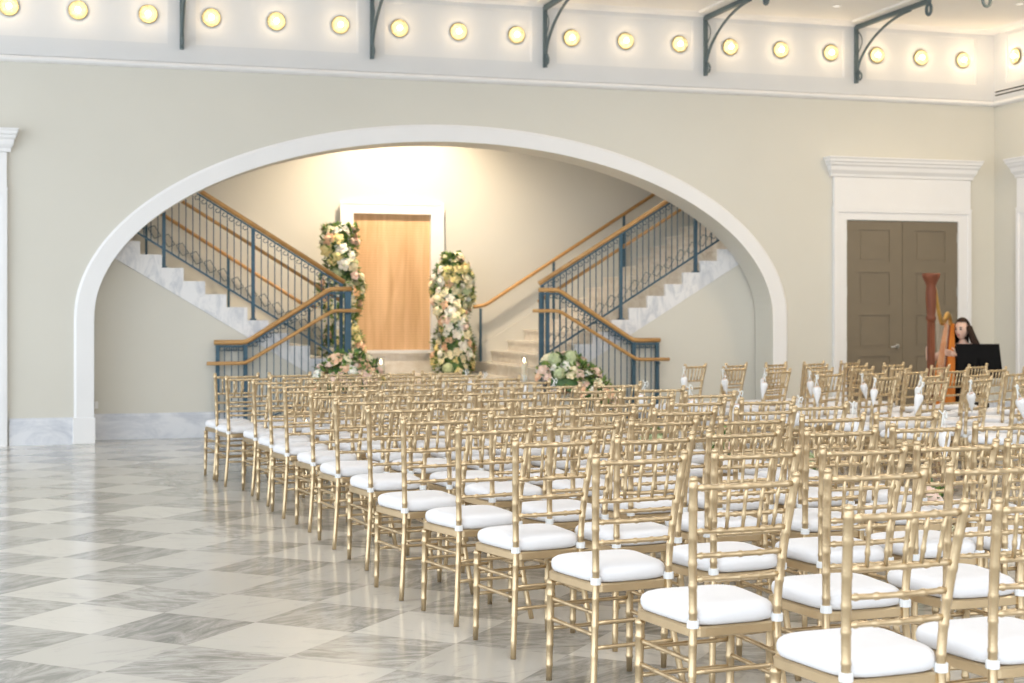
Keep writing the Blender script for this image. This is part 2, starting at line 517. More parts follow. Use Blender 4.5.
def doorcase_x(name, xa, xb, y, doorn=None, hinge=True):
    """white door case with frieze and cornice on a wall facing -Y; xa..xb is the casing outer width"""
    e = empty(name, ((xa + xb) / 2, y, 0)); e['kind'] = 'structure'
    cx = (xa + xb) / 2
    xa -= cx; xb -= cx; y0 = 0.0
    w = 0.185
    bm = BM()
    for a, b in ((xa, xa + w), (xb - w, xb)):
        box(bm, a, b, y0 - 0.045, y0 - 0.0006, 0, 2.655)
    box(bm, xa, xb, y0 - 0.045, y0 - 0.0006, 2.655, 2.80)
    # raised outer fillet of the architrave
    for a, b in ((xa, xa + 0.05), (xb - 0.05, xb)):
        box(bm, a, b, y0 - 0.062, y0 - 0.045, 0, 2.80)
    box(bm, xa + 0.05, xb - 0.05, y0 - 0.062, y0 - 0.045, 2.75, 2.80)
    obj('architrave', bm, M['white'], e)
    bm = BM(); box(bm, xa + 0.005, xb - 0.005, y0 - 0.05, y0 - 0.0006, 2.80, 3.20)
    box(bm, xa - 0.01, xb + 0.01, y0 - 0.066, y0 - 0.0006, 2.795, 2.815)
    obj('frieze_board', bm, M['white'], e)
    bm = BM(); cornice_x(bm, xa, xb, y0 - 0.0006, 3.455); obj('cornice', bm, M['white'], e)
    # leaves
    a, b = xa + w, xb - w
    m = (a + b) / 2
    for s, (p, q) in enumerate(((a, m - 0.003), (m + 0.003, b))):
        bm = BM()
        yl = y0 - 0.02
        zs = [0.02, 0.27, 0.89, 1.425, 1.555, 1.977, 2.113, 2.528, 2.645]
        # stiles and rails proud, panels recessed
        ins = 0.185
        box(bm, p, p + ins, yl, y0 - 0.001, 0.02, 2.645)
        box(bm, q - ins, q, yl, y0 - 0.001, 0.02, 2.645)
        rails = [(0.02, 0.27), (0.89, 1.0), (1.425, 1.555), (1.977, 2.113), (2.528, 2.645)]
        for z0, z1 in rails:
            box(bm, p + ins, q - ins, yl, y0 - 0.001, z0, z1)
        for (z0, z1) in ((0.27, 0.89), (1.0, 1.425), (1.555, 1.977), (2.113, 2.528)):
            box(bm, p + ins, q - ins, y0 - 0.008, y0 - 0.001, z0, z1)
            box(bm, p + ins + 0.035, q - ins - 0.035, y0 - 0.014, y0 - 0.008, z0 + 0.035, z1 - 0.035)
        leaf = obj('door_leaf', bm, M['door'], e)
        xh = a if s == 0 else b
        for zh in (0.35, 1.03, 1.73, 2.44):
            bm = BM(); box(bm, xh - 0.012, xh + 0.012, yl - 0.012, yl - 0.0, zh - 0.06, zh + 0.06)
            obj('hinge', bm, M['steel'], leaf)
        if s == 0:
            bm = BM()
            lathe(bm, [(0.028, yl), (0.028, yl - 0.01), (0.01, yl - 0.012), (0.01, yl - 0.05)], 12, (q - 0.07, 0, 1.02), 'y')
            tube(bm, [(q - 0.07, yl - 0.05, 1.02), (q - 0.13, yl - 0.055, 1.018), (q - 0.19, yl - 0.05, 1.01)], 0.010, 8)
            obj('door_handle', bm, M['steel'], leaf, True)
    return e
doorcase_x('door_1', 9.366, 11.386, D)
doorcase_x('door_2', -2.70, -0.68, D)
# right wall door case (only its far edge is in the picture)
e = doorcase_x('door_3', 14.44, 16.46, 0)
e.location = (XR, (14.44 + 16.46) / 2, 0)
e.rotation_euler = (0, 0, -PI / 2)

# ------------------------------------------------------------------ staircases
def stair_side(s):
    """s = +1 right flight, -1 left flight (mirror about CX)"""
    X = lambda x: CX + s * (x - CX)
    r, t, Z0, X1 = 0.152, 0.245, 0.605, 5.555
    yfr = 17.49
    side = 'right' if s > 0 else 'left'
    N = 17
    root = empty('staircase', (X(7.2), 18.9, 0), 0,
                 'pale marble flight of stairs rising to the %s behind the big arch' % side, 'staircase', 'marble stair flights behind the arch')
    off = Vector((X(7.2), 18.9, 0))
    def fin(o):
        o.location = -off
        return o
    for k in range(1, N + 1):
        bm = BM()
        xa = X1 + (k - 1) * t
        x0, x1 = X(xa), X(xa + t + (0.03 if k < N else 0.84))
        x0, x1 = min(x0, x1), max(x0, x1)
        z = Z0 + k * r
        box(bm, x0, x1, yfr + 0.05, YB - 0.002, z - r - (0.03 if k > 1 else 0.0), z - 0.03)
        xn = X(xa - 0.02)
        a, b = (xn, x1) if s > 0 else (x0, xn)
        box(bm, a, b, yfr + 0.05, YB - 0.002, z - 0.03, z)
        fin(obj('step', bm, M['stepmarble'], root))
    # saw tooth stringer plate on the room side
    bm = BM()
    pts = [(X1 - 0.02, Z0)]
    for k in range(1, N + 1):
        xa = X1 + (k - 1) * t - 0.012
        pts += [(xa, Z0 + (k - 1) * r), (xa, Z0 + k * r)]
    pts += [(X1 + N * t, Z0 + N * r)]
    bot = lambda x: 1.197 + 0.605 * (x - 6.82)
    pts += [(X1 + N * t, bot(X1 + N * t)), (X1 - 0.02, bot(X1 - 0.02))]
    prism_xz(bm, [(X(x), z) for x, z in pts[1:]], yfr, yfr + 0.0495)
    fin(obj('stringer', bm, M['strmarble'], root))
    # skirting along the back wall
    bm = BM()
    xs0, xs1 = X1 + 0.05, X1 + N * t
    prism_xz(bm, [(X(xs0), Z0 + 0.0), (X(xs1), Z0 + r * N), (X(xs1), Z0 + r * N + 0.33), (X(xs0), Z0 + 0.36)], YB - 0.03, YB - 0.004)
    fin(obj('skirting', bm, M['alcove'], root))
    # plastered wall under the flight
    bm = BM()
    xe = X1 + N * t
    prism_xz(bm, [(X(X1 - 0.02), 0), (X(xe + 0.84), 0), (X(xe + 0.84), bot(xe) - 0.002), (X(xe), bot(xe) - 0.002), (X(X1 - 0.02), bot(X1 - 0.02) - 0.002)],
             yfr + 0.006, yfr + 0.12)
    struct('wall_stair_' + side, bm, M['wall'])
    xb, xc = sorted((X(6.8), X(CX + AI + 0.3)))
    base_x('baseboard_stair_' + side, xb, xc, yfr + 0.006)
stair_side(1)
stair_side(-1)

# landing with steps wrapping its front and sides
root = empty('landing_steps', (CX, 17.6, 0), 0, 'low marble landing with broad steps at the foot of both flights', 'steps')
bm = BM(); box(bm, -1.185, 1.185, -0.3, YB - 17.602, 0.0, 0.605); bevel(bm, 0.008, 1)
obj('landing', bm, M['stepmarble'], root)
for i in (3, 2, 1):
    g = 4 - i
    bm = BM()
    hw = 1.43 + 0.33 * (g - 1); hp = 1.185 if g == 1 else 1.43 + 0.33 * (g - 2)
    yf0 = -0.3 - 0.3 * g
    z = 0.151 * i
    box(bm, -hw, hw, yf0, -0.12, 0.0, z) if False else None
    # U shaped tread: front strip + two side strips
    ypf = -0.3 - 0.3 * (g - 1)
    box(bm, -hw, hw, yf0, ypf - 0.0005, 0.0, z)
    box(bm, -hw, -hp - 0.0005, ypf, -0.155, 0.0, z)
    box(bm, hp + 0.0005, hw, ypf, -0.155, 0.0, z)
    obj('step', bm, M['stepmarble'], root)

# ------------------------------------------------------------------ railings
def bar(bm, p, q, w, d):
    """rectangular bar p->q in the XZ plane, w = width across, d = depth in Y"""
    p = Vector(p); q = Vector(q)
    dr = (q - p).normalized()
    n = Vector((-dr.z, 0, dr.x))
    vs = []
    for P in (p, q):
        for a, b in ((-1, -1), (1, -1), (1, 1), (-1, 1)):
            vs.append(bm.verts.new(P + n * (a * w / 2) + Vector((0, b * d / 2, 0))))
    for f in ((0, 1, 2, 3), (7, 6, 5, 4), (0, 4, 5, 1), (1, 5, 6, 2), (2, 6, 7, 3), (3, 7, 4, 0)):
        bm.faces.new([vs[i] for i in f])

def rail_path(bm, pts, w, d):
    for p, q in zip(pts[:-1], pts[1:]):
        bar(bm, p, q, w, d)
def wood_rail(name, pts, parent, r=0.032):
    bm = BM()
    P = [Vector(p) for p in pts]
    # soften bends
    Q = [P[0]]
    for i in range(1, len(P) - 1):
        d1 = (P[i - 1] - P[i]).normalized(); d2 = (P[i + 1] - P[i]).normalized()
        Q += [P[i] + d1 * 0.06, P[i] + (d1 + d2) * 0.012, P[i] + d2 * 0.06]
    Q.append(P[-1])
    tube(bm, Q, r, 10, flat=(1.0, 0.85))
    return obj(name, bm, M['rail'], parent, True)

def scroll(bm, x, y, z, s, sz=0.034):
    pts = []
    for i in range(12):
        a = i / 11 * 1.6 * PI
        rr = sz * (1 - 0.55 * i / 11)
        pts.append((x + s * (sz - rr * math.cos(a)), y, z - rr * math.sin(a) - 0.0))
    tube(bm, pts, 0.005, 4)

def railing_side(s):
    X = lambda x: CX + s * (x - CX)
    side = 'right' if s > 0 else 'left'
    y = 17.435
    yu = 17.60          # upper guard stands on the treads
    root = empty('stair_railing', (X(5.6), 17.5, 0), 0,
                 'blue iron stair railing with honey oak rails on the %s flight' % side, 'railing', 'iron stair railings behind the arch')
    off = Vector((X(5.6), 17.5, 0))
    def P(o):
        o.location = -off; return o
    rz = lambda x: 2.475 + 0.62 * (x - 6.656)            # centre of the upper top rail
    bz = lambda x: 1.60 + 0.62 * (x - 6.76)
    treadz = lambda x: 0.605 + 0.152 * (math.floor((x - 5.555) / 0.245) + 1)
    xe = 9.6
    # ---- upper guard
    P(wood_rail('top_rail', [(X(5.60), yu, rz(5.60)), (X(xe), yu, rz(xe))], root, 0.034))
    bm = BM(); bar(bm, (X(5.62), yu, rz(5.62) - 0.05), (X(xe), yu, rz(xe) - 0.05), 0.018, 0.03); P(obj('rail_bar', bm, M['iron'], root))
    bm = BM(); bar(bm, (X(5.62), yu, bz(5.62)), (X(xe), yu, bz(xe)), 0.022, 0.022); P(obj('rail_bar', bm, M['iron'], root))
    P(wood_rail('handrail', [(X(5.62), yu + 0.10, rz(5.62) - 0.24), (X(xe), yu + 0.10, rz(xe) - 0.24)], root, 0.026))
    for xp in (5.64, 6.69, 7.72, 8.75):
        bm = BM()
        zt, zb = rz(xp) - 0.04, (treadz(xp) if xp > 5.7 else 0.605 + 0.152)
        box(bm, X(xp) - 0.02, X(xp) + 0.02, yu - 0.02, yu + 0.02, zb, zt)
        box(bm, X(xp) - 0.035, X(xp) + 0.035, yu - 0.035, yu + 0.035, zb, zb + 0.02)
        P(obj('post', bm, M['iron'], root))
    nb = 0
    x = 5.72
    while x < xe - 0.05:
        if min(abs(x - q) for q in (5.64, 6.69, 7.72, 8.75)) > 0.035:
            bm = BM()
            bar(bm, (X(x), yu, bz(x)), (X(x), yu, rz(x) - 0.05), 0.011, 0.011)
            scroll(bm, X(x), yu, rz(x) - 0.075, s)
            P(obj('baluster', bm, M['iron'], root))
            nb += 1
        x += 0.0795
    x = 5.76; i = 0
    while x < xe - 0.2:
        bm = BM()
        c = bz(x) + 0.13
        hx, hz = 0.072, 0.075
        pts = [(X(x - hx), yu, c - hx * 0.62), (X(x), yu, c + hz), (X(x + hx), yu, c + hx * 0.62), (X(x), yu, c - hz)]
        for a, b in zip(pts, pts[1:] + pts[:1]):
            tube(bm, [a, b], 0.005, 4)
        P(obj('diamond', bm, M['bracket'], root))
        x += 0.159
    # ---- lower guard beside the landing steps
    zt = lambda q: 1.737 if q < 5.80 else (1.737 - 0.635 * (q - 5.80) if q < 6.79 else 1.108)
    P(wood_rail('top_rail', [(X(5.545), y, 1.737), (X(5.80), y, 1.737), (X(6.79), y, 1.108), (X(7.16), y, 1.108)], root, 0.034))
    bm = BM(); rail_path(bm, [(X(5.56), y, 1.69), (X(5.80), y, 1.69), (X(6.79), y, 1.06), (X(7.13), y, 1.06)], 0.02, 0.03)
    P(obj('rail_bar', bm, M['iron'], root))
    P(wood_rail('handrail', [(X(5.44), y - 0.09, 1.478), (X(5.78), y - 0.09, 1.478), (X(6.81), y - 0.09, 0.866), (X(7.25), y - 0.09, 0.866)], root, 0.026))
    for xp, w in (((5.565, 0.018), (5.655, 0.022)) if s > 0 else ((5.59, 0.036),)) + ((6.80, 0.024), (7.12, 0.022)):
        bm = BM()
        zb = 0.605 if xp < 5.56 else (0.453 if xp < 5.8 else 0.0)
        box(bm, X(xp) - w, X(xp) + w, y - w, y + w, zb, zt(xp) - 0.03)
        P(obj('post', bm, M['iron'], root))
        # small arm that carries the handrail
        bm = BM(); tube(bm, [(X(xp), y, zt(xp) - 0.30), (X(xp), y - 0.09, zt(xp) - 0.29)], 0.008, 6)
        P(obj('bracket_arm', bm, M['iron'], root))
    for q in [5.735 + 0.0815 * i for i in range(13)] + [6.80 + 0.08 * i for i in (1, 2, 3)]:
        bm = BM()
        lv = 0.453 if q < 5.80 else (0.302 if q < 6.13 else (0.151 if q < 6.46 else 0.0))
        if q > 6.79: lv = 0.0
        zb = lv + 0.10
        bar(bm, (X(q), y, zb), (X(q), y, zt(q) - 0.045), 0.011, 0.011)
        scroll(bm, X(q), y, zt(q) - 0.07, s)
        scroll(bm, X(q), y, zt(q) - 0.07, -s)
        P(obj('baluster', bm, M['iron'], root))
    bm = BM(); rail_path(bm, [(X(5.66), y, 0.56), (X(5.80), y, 0.56), (X(6.10), y, 0.41), (X(6.79), y, 0.10), (X(7.12), y, 0.10)], 0.02, 0.02)
    P(obj('rail_bar', bm, M['iron'], root))
    # ---- handrail on short posts near the back wall
    yr = YB - 0.14
    root2 = empty('stair_handrail', (X(5.6), yr, 0), 0, 'plain oak handrail on iron posts along the back wall of the %s flight' % side, 'handrail',
                  'oak handrails at the alcove wall')
    off2 = Vector((X(5.6), yr, 0))
    o = wood_rail('rail', [(X(5.49), yr, 1.54), (X(5.66), yr, 1.56), (X(9.6), yr, 1.56 + 0.635 * 3.94)], root2, 0.03); o.location = -off2
    for xp in (5.60, 6.70, 7.79, 8.94):
        bm = BM()
        ztop = 1.54 if xp < 5.66 else 1.56 + 0.635 * (xp - 5.66)
        zb = 0.757 if xp < 5.8 else treadz(xp)
        box(bm, X(xp) - 0.016, X(xp) + 0.016, yr - 0.016, yr + 0.016, zb, ztop - 0.02)
        o = obj('post', bm, M['iron'], root2); o.location = -off2
railing_side(1)
railing_side(-1)

# ------------------------------------------------------------------ boarded doorway in the alcove
def wicker_mat():
    m = bpy.data.materials.new('golden_wood_panel')
    m.use_nodes = True
    nt = m.node_tree; L = nt.links.new
    b = nt.nodes['Principled BSDF']; b.inputs['Roughness'].default_value = 0.55
    tc = nd(nt, 'ShaderNodeTexCoord')
    mp = nd(nt, 'ShaderNodeMapping'); mp.inputs['Scale'].default_value = (5, 1, 0.5)
    L(tc.outputs['Object'], mp.inputs['Vector'])
    n = nd(nt, 'ShaderNodeTexNoise'); n.inputs['Scale'].default_value = 1.6; n.inputs['Detail'].default_value = 5
    n.inputs['Distortion'].default_value = 0.6
    L(mp.outputs[0], n.inputs['Vector'])
    w = nd(nt, 'ShaderNodeTexWave', bands_direction='Z'); w.inputs['Scale'].default_value = 9; w.inputs['Distortion'].default_value = 1.0
    L(tc.outputs['Object'], w.inputs['Vector'])
    r = nd(nt, 'ShaderNodeValToRGB')
    r.color_ramp.elements[0].position = 0.3; r.color_ramp.elements[0].color = (0.60, 0.355, 0.175, 1)
    r.color_ramp.elements[1].position = 0.7; r.color_ramp.elements[1].color = (0.84, 0.57, 0.33, 1)
    L(n.outputs['Fac'], r.inputs['Fac'])
    mx = nd(nt, 'ShaderNodeMix', data_type='RGBA', blend_type='MULTIPLY'); mx.inputs['Factor'].default_value = 0.12
    L(r.outputs['Color'], mx.inputs['A']); L(w.outputs['Color'], mx.inputs['B'])
    L(mx.outputs['Result'], b.inputs['Base Color'])
    return m
e = empty('door_4', (4.325, YB, 0)); e['kind'] = 'structure'
bm = BM()
for a, b, z0, z1 in ((-0.725, -0.555, 0.93, 3.0), (0.555, 0.725, 0.93, 3.0), (-0.555, 0.555, 2.85, 3.0)):
    box(bm, a, b, -0.10, -0.0006, z0, z1)
for a, b, z0, z1 in ((-0.745, -0.705, 0.93, 3.02), (0.705, 0.745, 0.93, 3.02), (-0.705, 0.705, 2.98, 3.02)):
    box(bm, a, b, -0.108, -0.10, z0, z1)
obj('door_frame', bm, M['white'], e)
bm = BM(); box(bm, -0.555, 0.555, -0.03, -0.001, 0.93, 2.85)
obj('wood_panel', bm, wicker_mat(), e)
bm = BM(); box(bm, -0.78, 0.78, -0.14, -0.0006, 0.885, 0.93); obj('ledge', bm, M['white'], e)
bm = BM(); box(bm, -0.735, 0.735, -0.10, -0.0006, 0.606, 0.885); obj('plinth', bm, M['stepmarble'], e)

# ------------------------------------------------------------------ iron ceiling brackets
def make_bracket():
    """at origin: wall plane y=0, arm runs to -Y, top at z=0 (ceiling side)"""
    root = empty('iron_bracket', (0, 0, 0))
    bm = BM(); box(bm, -0.022, 0.022, -0.045, 0.0, -0.74, 0.0); obj('wall_bar', bm, M['bracket'], root)
    bm = BM(); box(bm, -0.022, 0.022, -1.72, -0.045, -0.05, 0.0); box(bm, -0.032, 0.032, -1.72, -0.045, -0.008, 0.0); obj('arm', bm, M['bracket'], root)
    bm = BM()
    pts = []
    for i in range(25):
        t = i / 24
        a = t * PI / 2
        pts.append((0, -0.05 - 1.25 * (1 - math.cos(a)) ** 0.85, -0.60 + 0.545 * math.sin(a)))
    for p, q in zip(pts[:-1], pts[1:]):
        pass
    tube(bm, pts, 0.02, 6, flat=(1.0, 0.8))
    obj('brace', bm, M['bracket'], root, True)
    # foot scroll
    bm = BM()
    pts = [(0, -0.055 - 0.058 + 0.058 * math.cos(a) * k, -0.660 + 0.062 * math.sin(a) * k) for a, k in
           [(PI / 2 - 2 * PI * i / 20 * 1.35, 1 - 0.5 * i / 20) for i in range(21)]]
    tube(bm, pts, 0.0125, 6)
    obj('scroll', bm, M['bracket'], root, True)
    # thin inner curl
    bm = BM()
    pts = [(0, -0.05 - 0.12 * math.sin(PI * i / 14), -0.07 - 0.30 * i / 14) for i in range(15)]
    tube(bm, pts, 0.007, 6)
    obj('curl', bm, M['bracket'], root, True)
    # end ring
    bm = BM()
    pts = [(0, -1.70 + 0.05 * math.cos(2 * PI * i / 20), -0.12 + 0.065 * math.sin(2 * PI * i / 20)) for i in range(20)]
    tube(bm, pts, 0.019, 8, closed=True)
    obj('end_ring', bm, M['bracket'], root, True)
    return root
proto = make_bracket()
names = ['furthest left', 'second from the left', 'middle one', 'second from the right', 'furthest right']
for i, b in enumerate(BRX[2:]):
    o = proto if i == 0 else copy_tree(proto)
    o.location = (b, D - F, ZC - 0.026)
    tag(o, 'dark iron bracket on the white frieze, %s of the five' % names[i], 'bracket', 'iron brackets on the frieze')
o = copy_tree(proto); o.location = (XR - F, 14.66, ZC - 0.026); o.rotation_euler = (0, 0, -PI / 2)
tag(o, 'iron bracket ring from the right wall at the top right corner of the picture', 'bracket')

# ------------------------------------------------------------------ round frieze lights
def make_lamp():
    root = empty('wall_light', (0, 0, 0))
    bm = BM(); lathe(bm, [(0.070, 0.0), (0.088, -0.004), (0.094, -0.016), (0.088, -0.028), (0.080, -0.026), (0.078, -0.010), (0.06, -0.006)], 28, (0, 0, 0), 'y')
    obj('rim', bm, M['brass'], root, True)
    # fluted glass bowl-shaped reflector
    bm = BM()
    n = 32
    prof = [(0.078, -0.024), (0.066, -0.014), (0.045, -0.007), (0.02, -0.005)]
    rings = []
    for r, h in prof:
        rings.append([bm.verts.new((r * (1 + (0.05 if k % 2 else -0.05)) * math.cos(2 * PI * k / n), h, r * (1 + (0.05 if k % 2 else -0.05)) * math.sin(2 * PI * k / n))) for k in range(n)])
    for a, b in zip(rings[:-1], rings[1:]):
        for k in range(n):
            bm.faces.new((a[k], a[(k + 1) % n], b[(k + 1) % n], b[k]))
    bm.faces.new(rings[-1])
    obj('reflector', bm, mat('pale_gold_reflector', (0.44, 0.38, 0.24), 0.3, 0.2, 0.35, 45), root)
    bm = BM(); ball(bm, (0, -0.040, 0), 0.027, 14, 8)
    lathe(bm, [(0.013, 0.0), (0.013, -0.03)], 10, (0, -0.004, 0), 'y')
    obj('bulb', bm, M['bulb'], root, True)
    return root
lamp0 = make_lamp()
LX = [-0.663, 0.06, 0.813, 1.507, 2.241, 2.982, 3.682, 4.398, 5.119, 5.818, 6.52, 7.238, 7.925, 8.626, 9.335, 10.001, 10.651, 11.283]
ordn = ['first', 'second', 'third', 'fourth', 'fifth', 'sixth', 'seventh', 'eighth', 'ninth', 'tenth', 'eleventh', 'twelfth', 'thirteenth',
        'fourteenth', 'fifteenth', 'sixteenth', 'seventeenth', 'eighteenth', 'nineteenth', 'twentieth']
def lamp_light(loc, power):
    ld = bpy.data.lights.new('bulb_glow', 'POINT')
    ld.energy = power; ld.color = (1.0, 0.74, 0.44); ld.shadow_soft_size = 0.03
    lo = bpy.data.objects.new('bulb_glow', ld); COL.objects.link(lo); lo.location = loc
LAMP_W = 1.15
for i, x in enumerate(LX):
    o = lamp0 if i == 0 else copy_tree(lamp0)
    o.location = (x, D - 0.0065, 4.795); o.scale = (1.14, 1.14, 1.14)
    tag(o, 'round glowing light on the frieze above the arch, %s from the left' % ordn[i], 'light', 'round frieze lights')
    lamp_light((x, D - 0.15, 4.795), LAMP_W * (1.0 + 0.6 * max(0, (x - 7) / 4.5)))
o = copy_tree(lamp0); o.location = (XR - 0.0065, 16.52, 4.795); o.rotation_euler = (0, 0, -PI / 2)
tag(o, 'round frieze light on the right hand wall beside the room corner', 'light')
lamp_light((XR - 0.15, 16.52, 4.795), LAMP_W * 2.2)

# air slot on the right wall
bm = BM()
root = empty('air_vent', (XR - F, 15.7, 4.36), 0, 'long slim air grille with two dark slots on the right wall', 'vent')
bm = BM(); box(bm, -0.004, 0, -1.3, 1.26, -0.05, 0.05); obj('vent_frame', bm, M['frieze'], root)
for z in (-0.022, 0.022):
    bm = BM(); box(bm, -0.0075, -0.004, -1.28, 1.24, z - 0.009, z + 0.009); obj('slot', bm, M['dark'], root)

# ceiling downlights
for i, (x, y) in enumerate(((8.9, 16.05), (10.95, 15.3))):
    root = empty('downlight', (x, y, ZC), 0, 'small recessed ceiling light %s' % ('above the frieze near the second bracket from the right', 'near the right hand corner of the ceiling')[i], 'downlight', 'recessed ceiling lights')
    bm = BM(); lathe(bm, [(0.055, 0.0), (0.055, -0.006), (0.04, -0.008), (0.038, -0.002)], 20); obj('trim_ring', bm, M['white'], root, True)
    bm = BM(); lathe(bm, [(0.037, -0.001), (0.037, -0.004)], 20); obj('lens', bm, M['down'], root)

# small socket at the arch foot
root = empty('wall_socket', (0.262, 17.496, 0.40), 0, 'tiny white socket box low on the wall just inside the left foot of the arch', 'socket')
bm = BM(); box(bm, -0.02, 0.02, -0.03, 0, -0.04, 0.04); bevel(bm, 0.004, 1); obj('cover', bm, M['white'], root)

# ------------------------------------------------------------------ chiavari chairs
def bez(pts, t):
    """Catmull-Rom through pts at t in 0..1"""
    n = len(pts) - 1
    f = min(t * n, n - 1e-6); i = int(f); u = f - i
    P = [Vector(pts[max(i - 1, 0)]), Vector(pts[i]), Vector(pts[i + 1]), Vector(pts[min(i + 2, n)])]
    return 0.5 * ((2 * P[1]) + (-P[0] + P[2]) * u + (2 * P[0] - 5 * P[1] + 4 * P[2] - P[3]) * u * u + (-P[0] + 3 * P[1] - 3 * P[2] + P[3]) * u ** 3)

def bamboo(bm, pts, r0, r1, nodes, n=8, ends=True, bulge=1.16):
    st = [(0.0, 1.0)]
    L = sum((Vector(a) - Vector(b)).length for a, b in zip(pts[:-1], pts[1:]))
    h = 0.0045 / L
    for t in nodes:
        st += [(t - 2 * h, 1.0), (t - h, bulge), (t + h, bulge), (t + 2 * h, 1.0)]
    m = 8 if len(pts) > 2 else 1
    for i in range(1, m):
        t = i / m
        if all(abs(t - a) > 3 * h for a in nodes): st.append((t, 1.0))
    st.append((1.0, 1.0))
    st.sort()
    P = [bez(pts, t) for t, k in st]
    R = [(r0 + (r1 - r0) * t) * k for t, k in st]
    tube(bm, P, R, n)

POST = [(0.197, -0.242, 0.0), (0.170, -0.203, 0.22), (0.156, -0.186, 0.43), (0.166, -0.203, 0.65), (0.189, -0.250, 0.912)]
def postpt(z, s):
    lo, hi = 0.0, 1.0
    for _ in range(30):
        m = (lo + hi) / 2
        if bez(POST, m).z < z: lo = m
        else: hi = m
    p = bez(POST, lo)
    return Vector((s * p.x, p.y, p.z))

def make_chair():
    root = empty('chiavari_chair')
    G = M['gold']
    # seat frame: rounded trapezoid board
    def outline(inset, n=5, cr=0.045):
        c = [(-0.160 + inset, -0.195 + inset), (0.160 - inset, -0.195 + inset), (0.192 - inset, 0.170 - inset), (-0.192 + inset, 0.170 - inset)]
        rr = max(0.012, cr - inset * 0.5)
        out = []
        for i in range(4):
            p = Vector(c[i]); a = (Vector(c[i - 1]) - p).normalized(); b = (Vector(c[(i + 1) % 4]) - p).normalized()
            for k in range(n + 1):
                u = k / n
                out.append(p + a * rr * (1 - u) ** 2 + b * rr * u ** 2)
        return out
    def stack(bm, levels, cr=0.045, dome=None):
        rings = []
        for ins, z in levels:
            rings.append([bm.verts.new((p.x, p.y, z)) for p in outline(ins, 5, cr)])
        for a, b in zip(rings[:-1], rings[1:]):
            n = len(a)
            for k in range(n):
                bm.faces.new((a[k], a[(k + 1) % n], b[(k + 1) % n], b[k]))
        bm.faces.new(list(reversed(rings[0]))); bm.faces.new(rings[-1])
    bm = BM(); stack(bm, [(0.008, 0.398), (0.0, 0.402), (0.0, 0.428), (0.006, 0.434)])
    obj('seat_frame', bm, G, root)
    bm = BM(); stack(bm, [(0.012, 0.4345), (-0.002, 0.440), (-0.007, 0.452), (-0.008, 0.468), (-0.004, 0.482), (0.006, 0.491), (0.022, 0.497), (0.04, 0.5005), (0.065, 0.503), (0.09, 0.5045)], 0.10)
    cu = obj('seat_cushion', bm, M['cushion'], root, True)
    for s in (-1, 1):
        bm = BM()
        p = postpt(0.457, s)
        q = postpt(0.432, s)
        tube(bm, [q, p], 0.0200, 10)
        tube(bm, [p - Vector((0, 0, 0.012)), (s * 0.134, -0.165, 0.447)], 0.010, 6, flat=(1.0, 0.6))
        obj('tie', bm, M['tie'], cu)
    # legs
    for s in (-1, 1):
        bm = BM()
        bamboo(bm, [(s * 0.176, 0.150, 0.400), (s * 0.180, 0.162, 0.0)], 0.0170, 0.0120, [0.06, 0.2, 0.42, 0.62, 0.8])
        obj('leg', bm, G, root, True)
        bm = BM()
        bamboo(bm, [(s * p[0], p[1], p[2]) for p in POST], 0.0125, 0.0148, [0.1, 0.2, 0.32, 0.44, 0.56, 0.66, 0.74, 0.82, 0.90, 0.97], bulge=1.10)
        t = Vector((s * POST[-1][0], POST[-1][1], POST[-1][2]))
        ball(bm, t + Vector((0, -0.001, 0.005)), 0.0155, 8, 6, (1, 1, 0.7))
        o = obj('leg', bm, G, root, True)
        o['label'] = 'long rear leg rising to the back post'
    # back rails
    def railbar(z, r, nodes, bow=0.012):
        a, b = postpt(z, -1), postpt(z, 1)
        bm = BM()
        bamboo(bm, [a, (a + b) / 2 + Vector((0, -bow, 0)), b], r, r, nodes, bulge=1.30)
        return obj('back_rail', bm, G, root, True)
    railbar(0.888, 0.0098, [0.12, 0.3, 0.5, 0.7, 0.88])
    for z in (0.745, 0.665, 0.588):
        railbar(z, 0.0088, [0.12, 0.3, 0.5, 0.7, 0.88])
    for k in range(5):
        f = (k + 1) / 6
        ta, tb = postpt(0.888, -1), postpt(0.888, 1)
        ba, bb = postpt(0.745, -1), postpt(0.745, 1)
        bow = Vector((0, -0.012 * 4 * f * (1 - f), 0))
        bm = BM()
        bamboo(bm, [ba.lerp(bb, f) + bow, ta.lerp(tb, f) + bow], 0.0068, 0.0068, [0.35, 0.7], 6, bulge=1.25)
        obj('spindle', bm, G, root, True)
    # stretchers
    def strut(p, q, nodes=(0.2, 0.5, 0.8)):
        bm = BM(); bamboo(bm, [p, q], 0.0080, 0.0080, list(nodes), 6); obj('stretcher', bm, G, root, True)
    fl = lambda s, z: Vector((s * (0.176 + 0.004 * (1 - z / 0.4)), 0.150 + 0.012 * (1 - z / 0.4), z))
    for s in (-1, 1):
        strut(fl(s, 0.325), postpt(0.325, s), (0.15, 0.38, 0.62, 0.85))
        strut(fl(s, 0.245), postpt(0.245, s), (0.15, 0.38, 0.62, 0.85))
    for z in (0.300, 0.205):
        strut(fl(-1, z), fl(1, z))
    for z in (0.290, 0.200):
        strut(postpt(z, -1), postpt(z, 1))
    return root

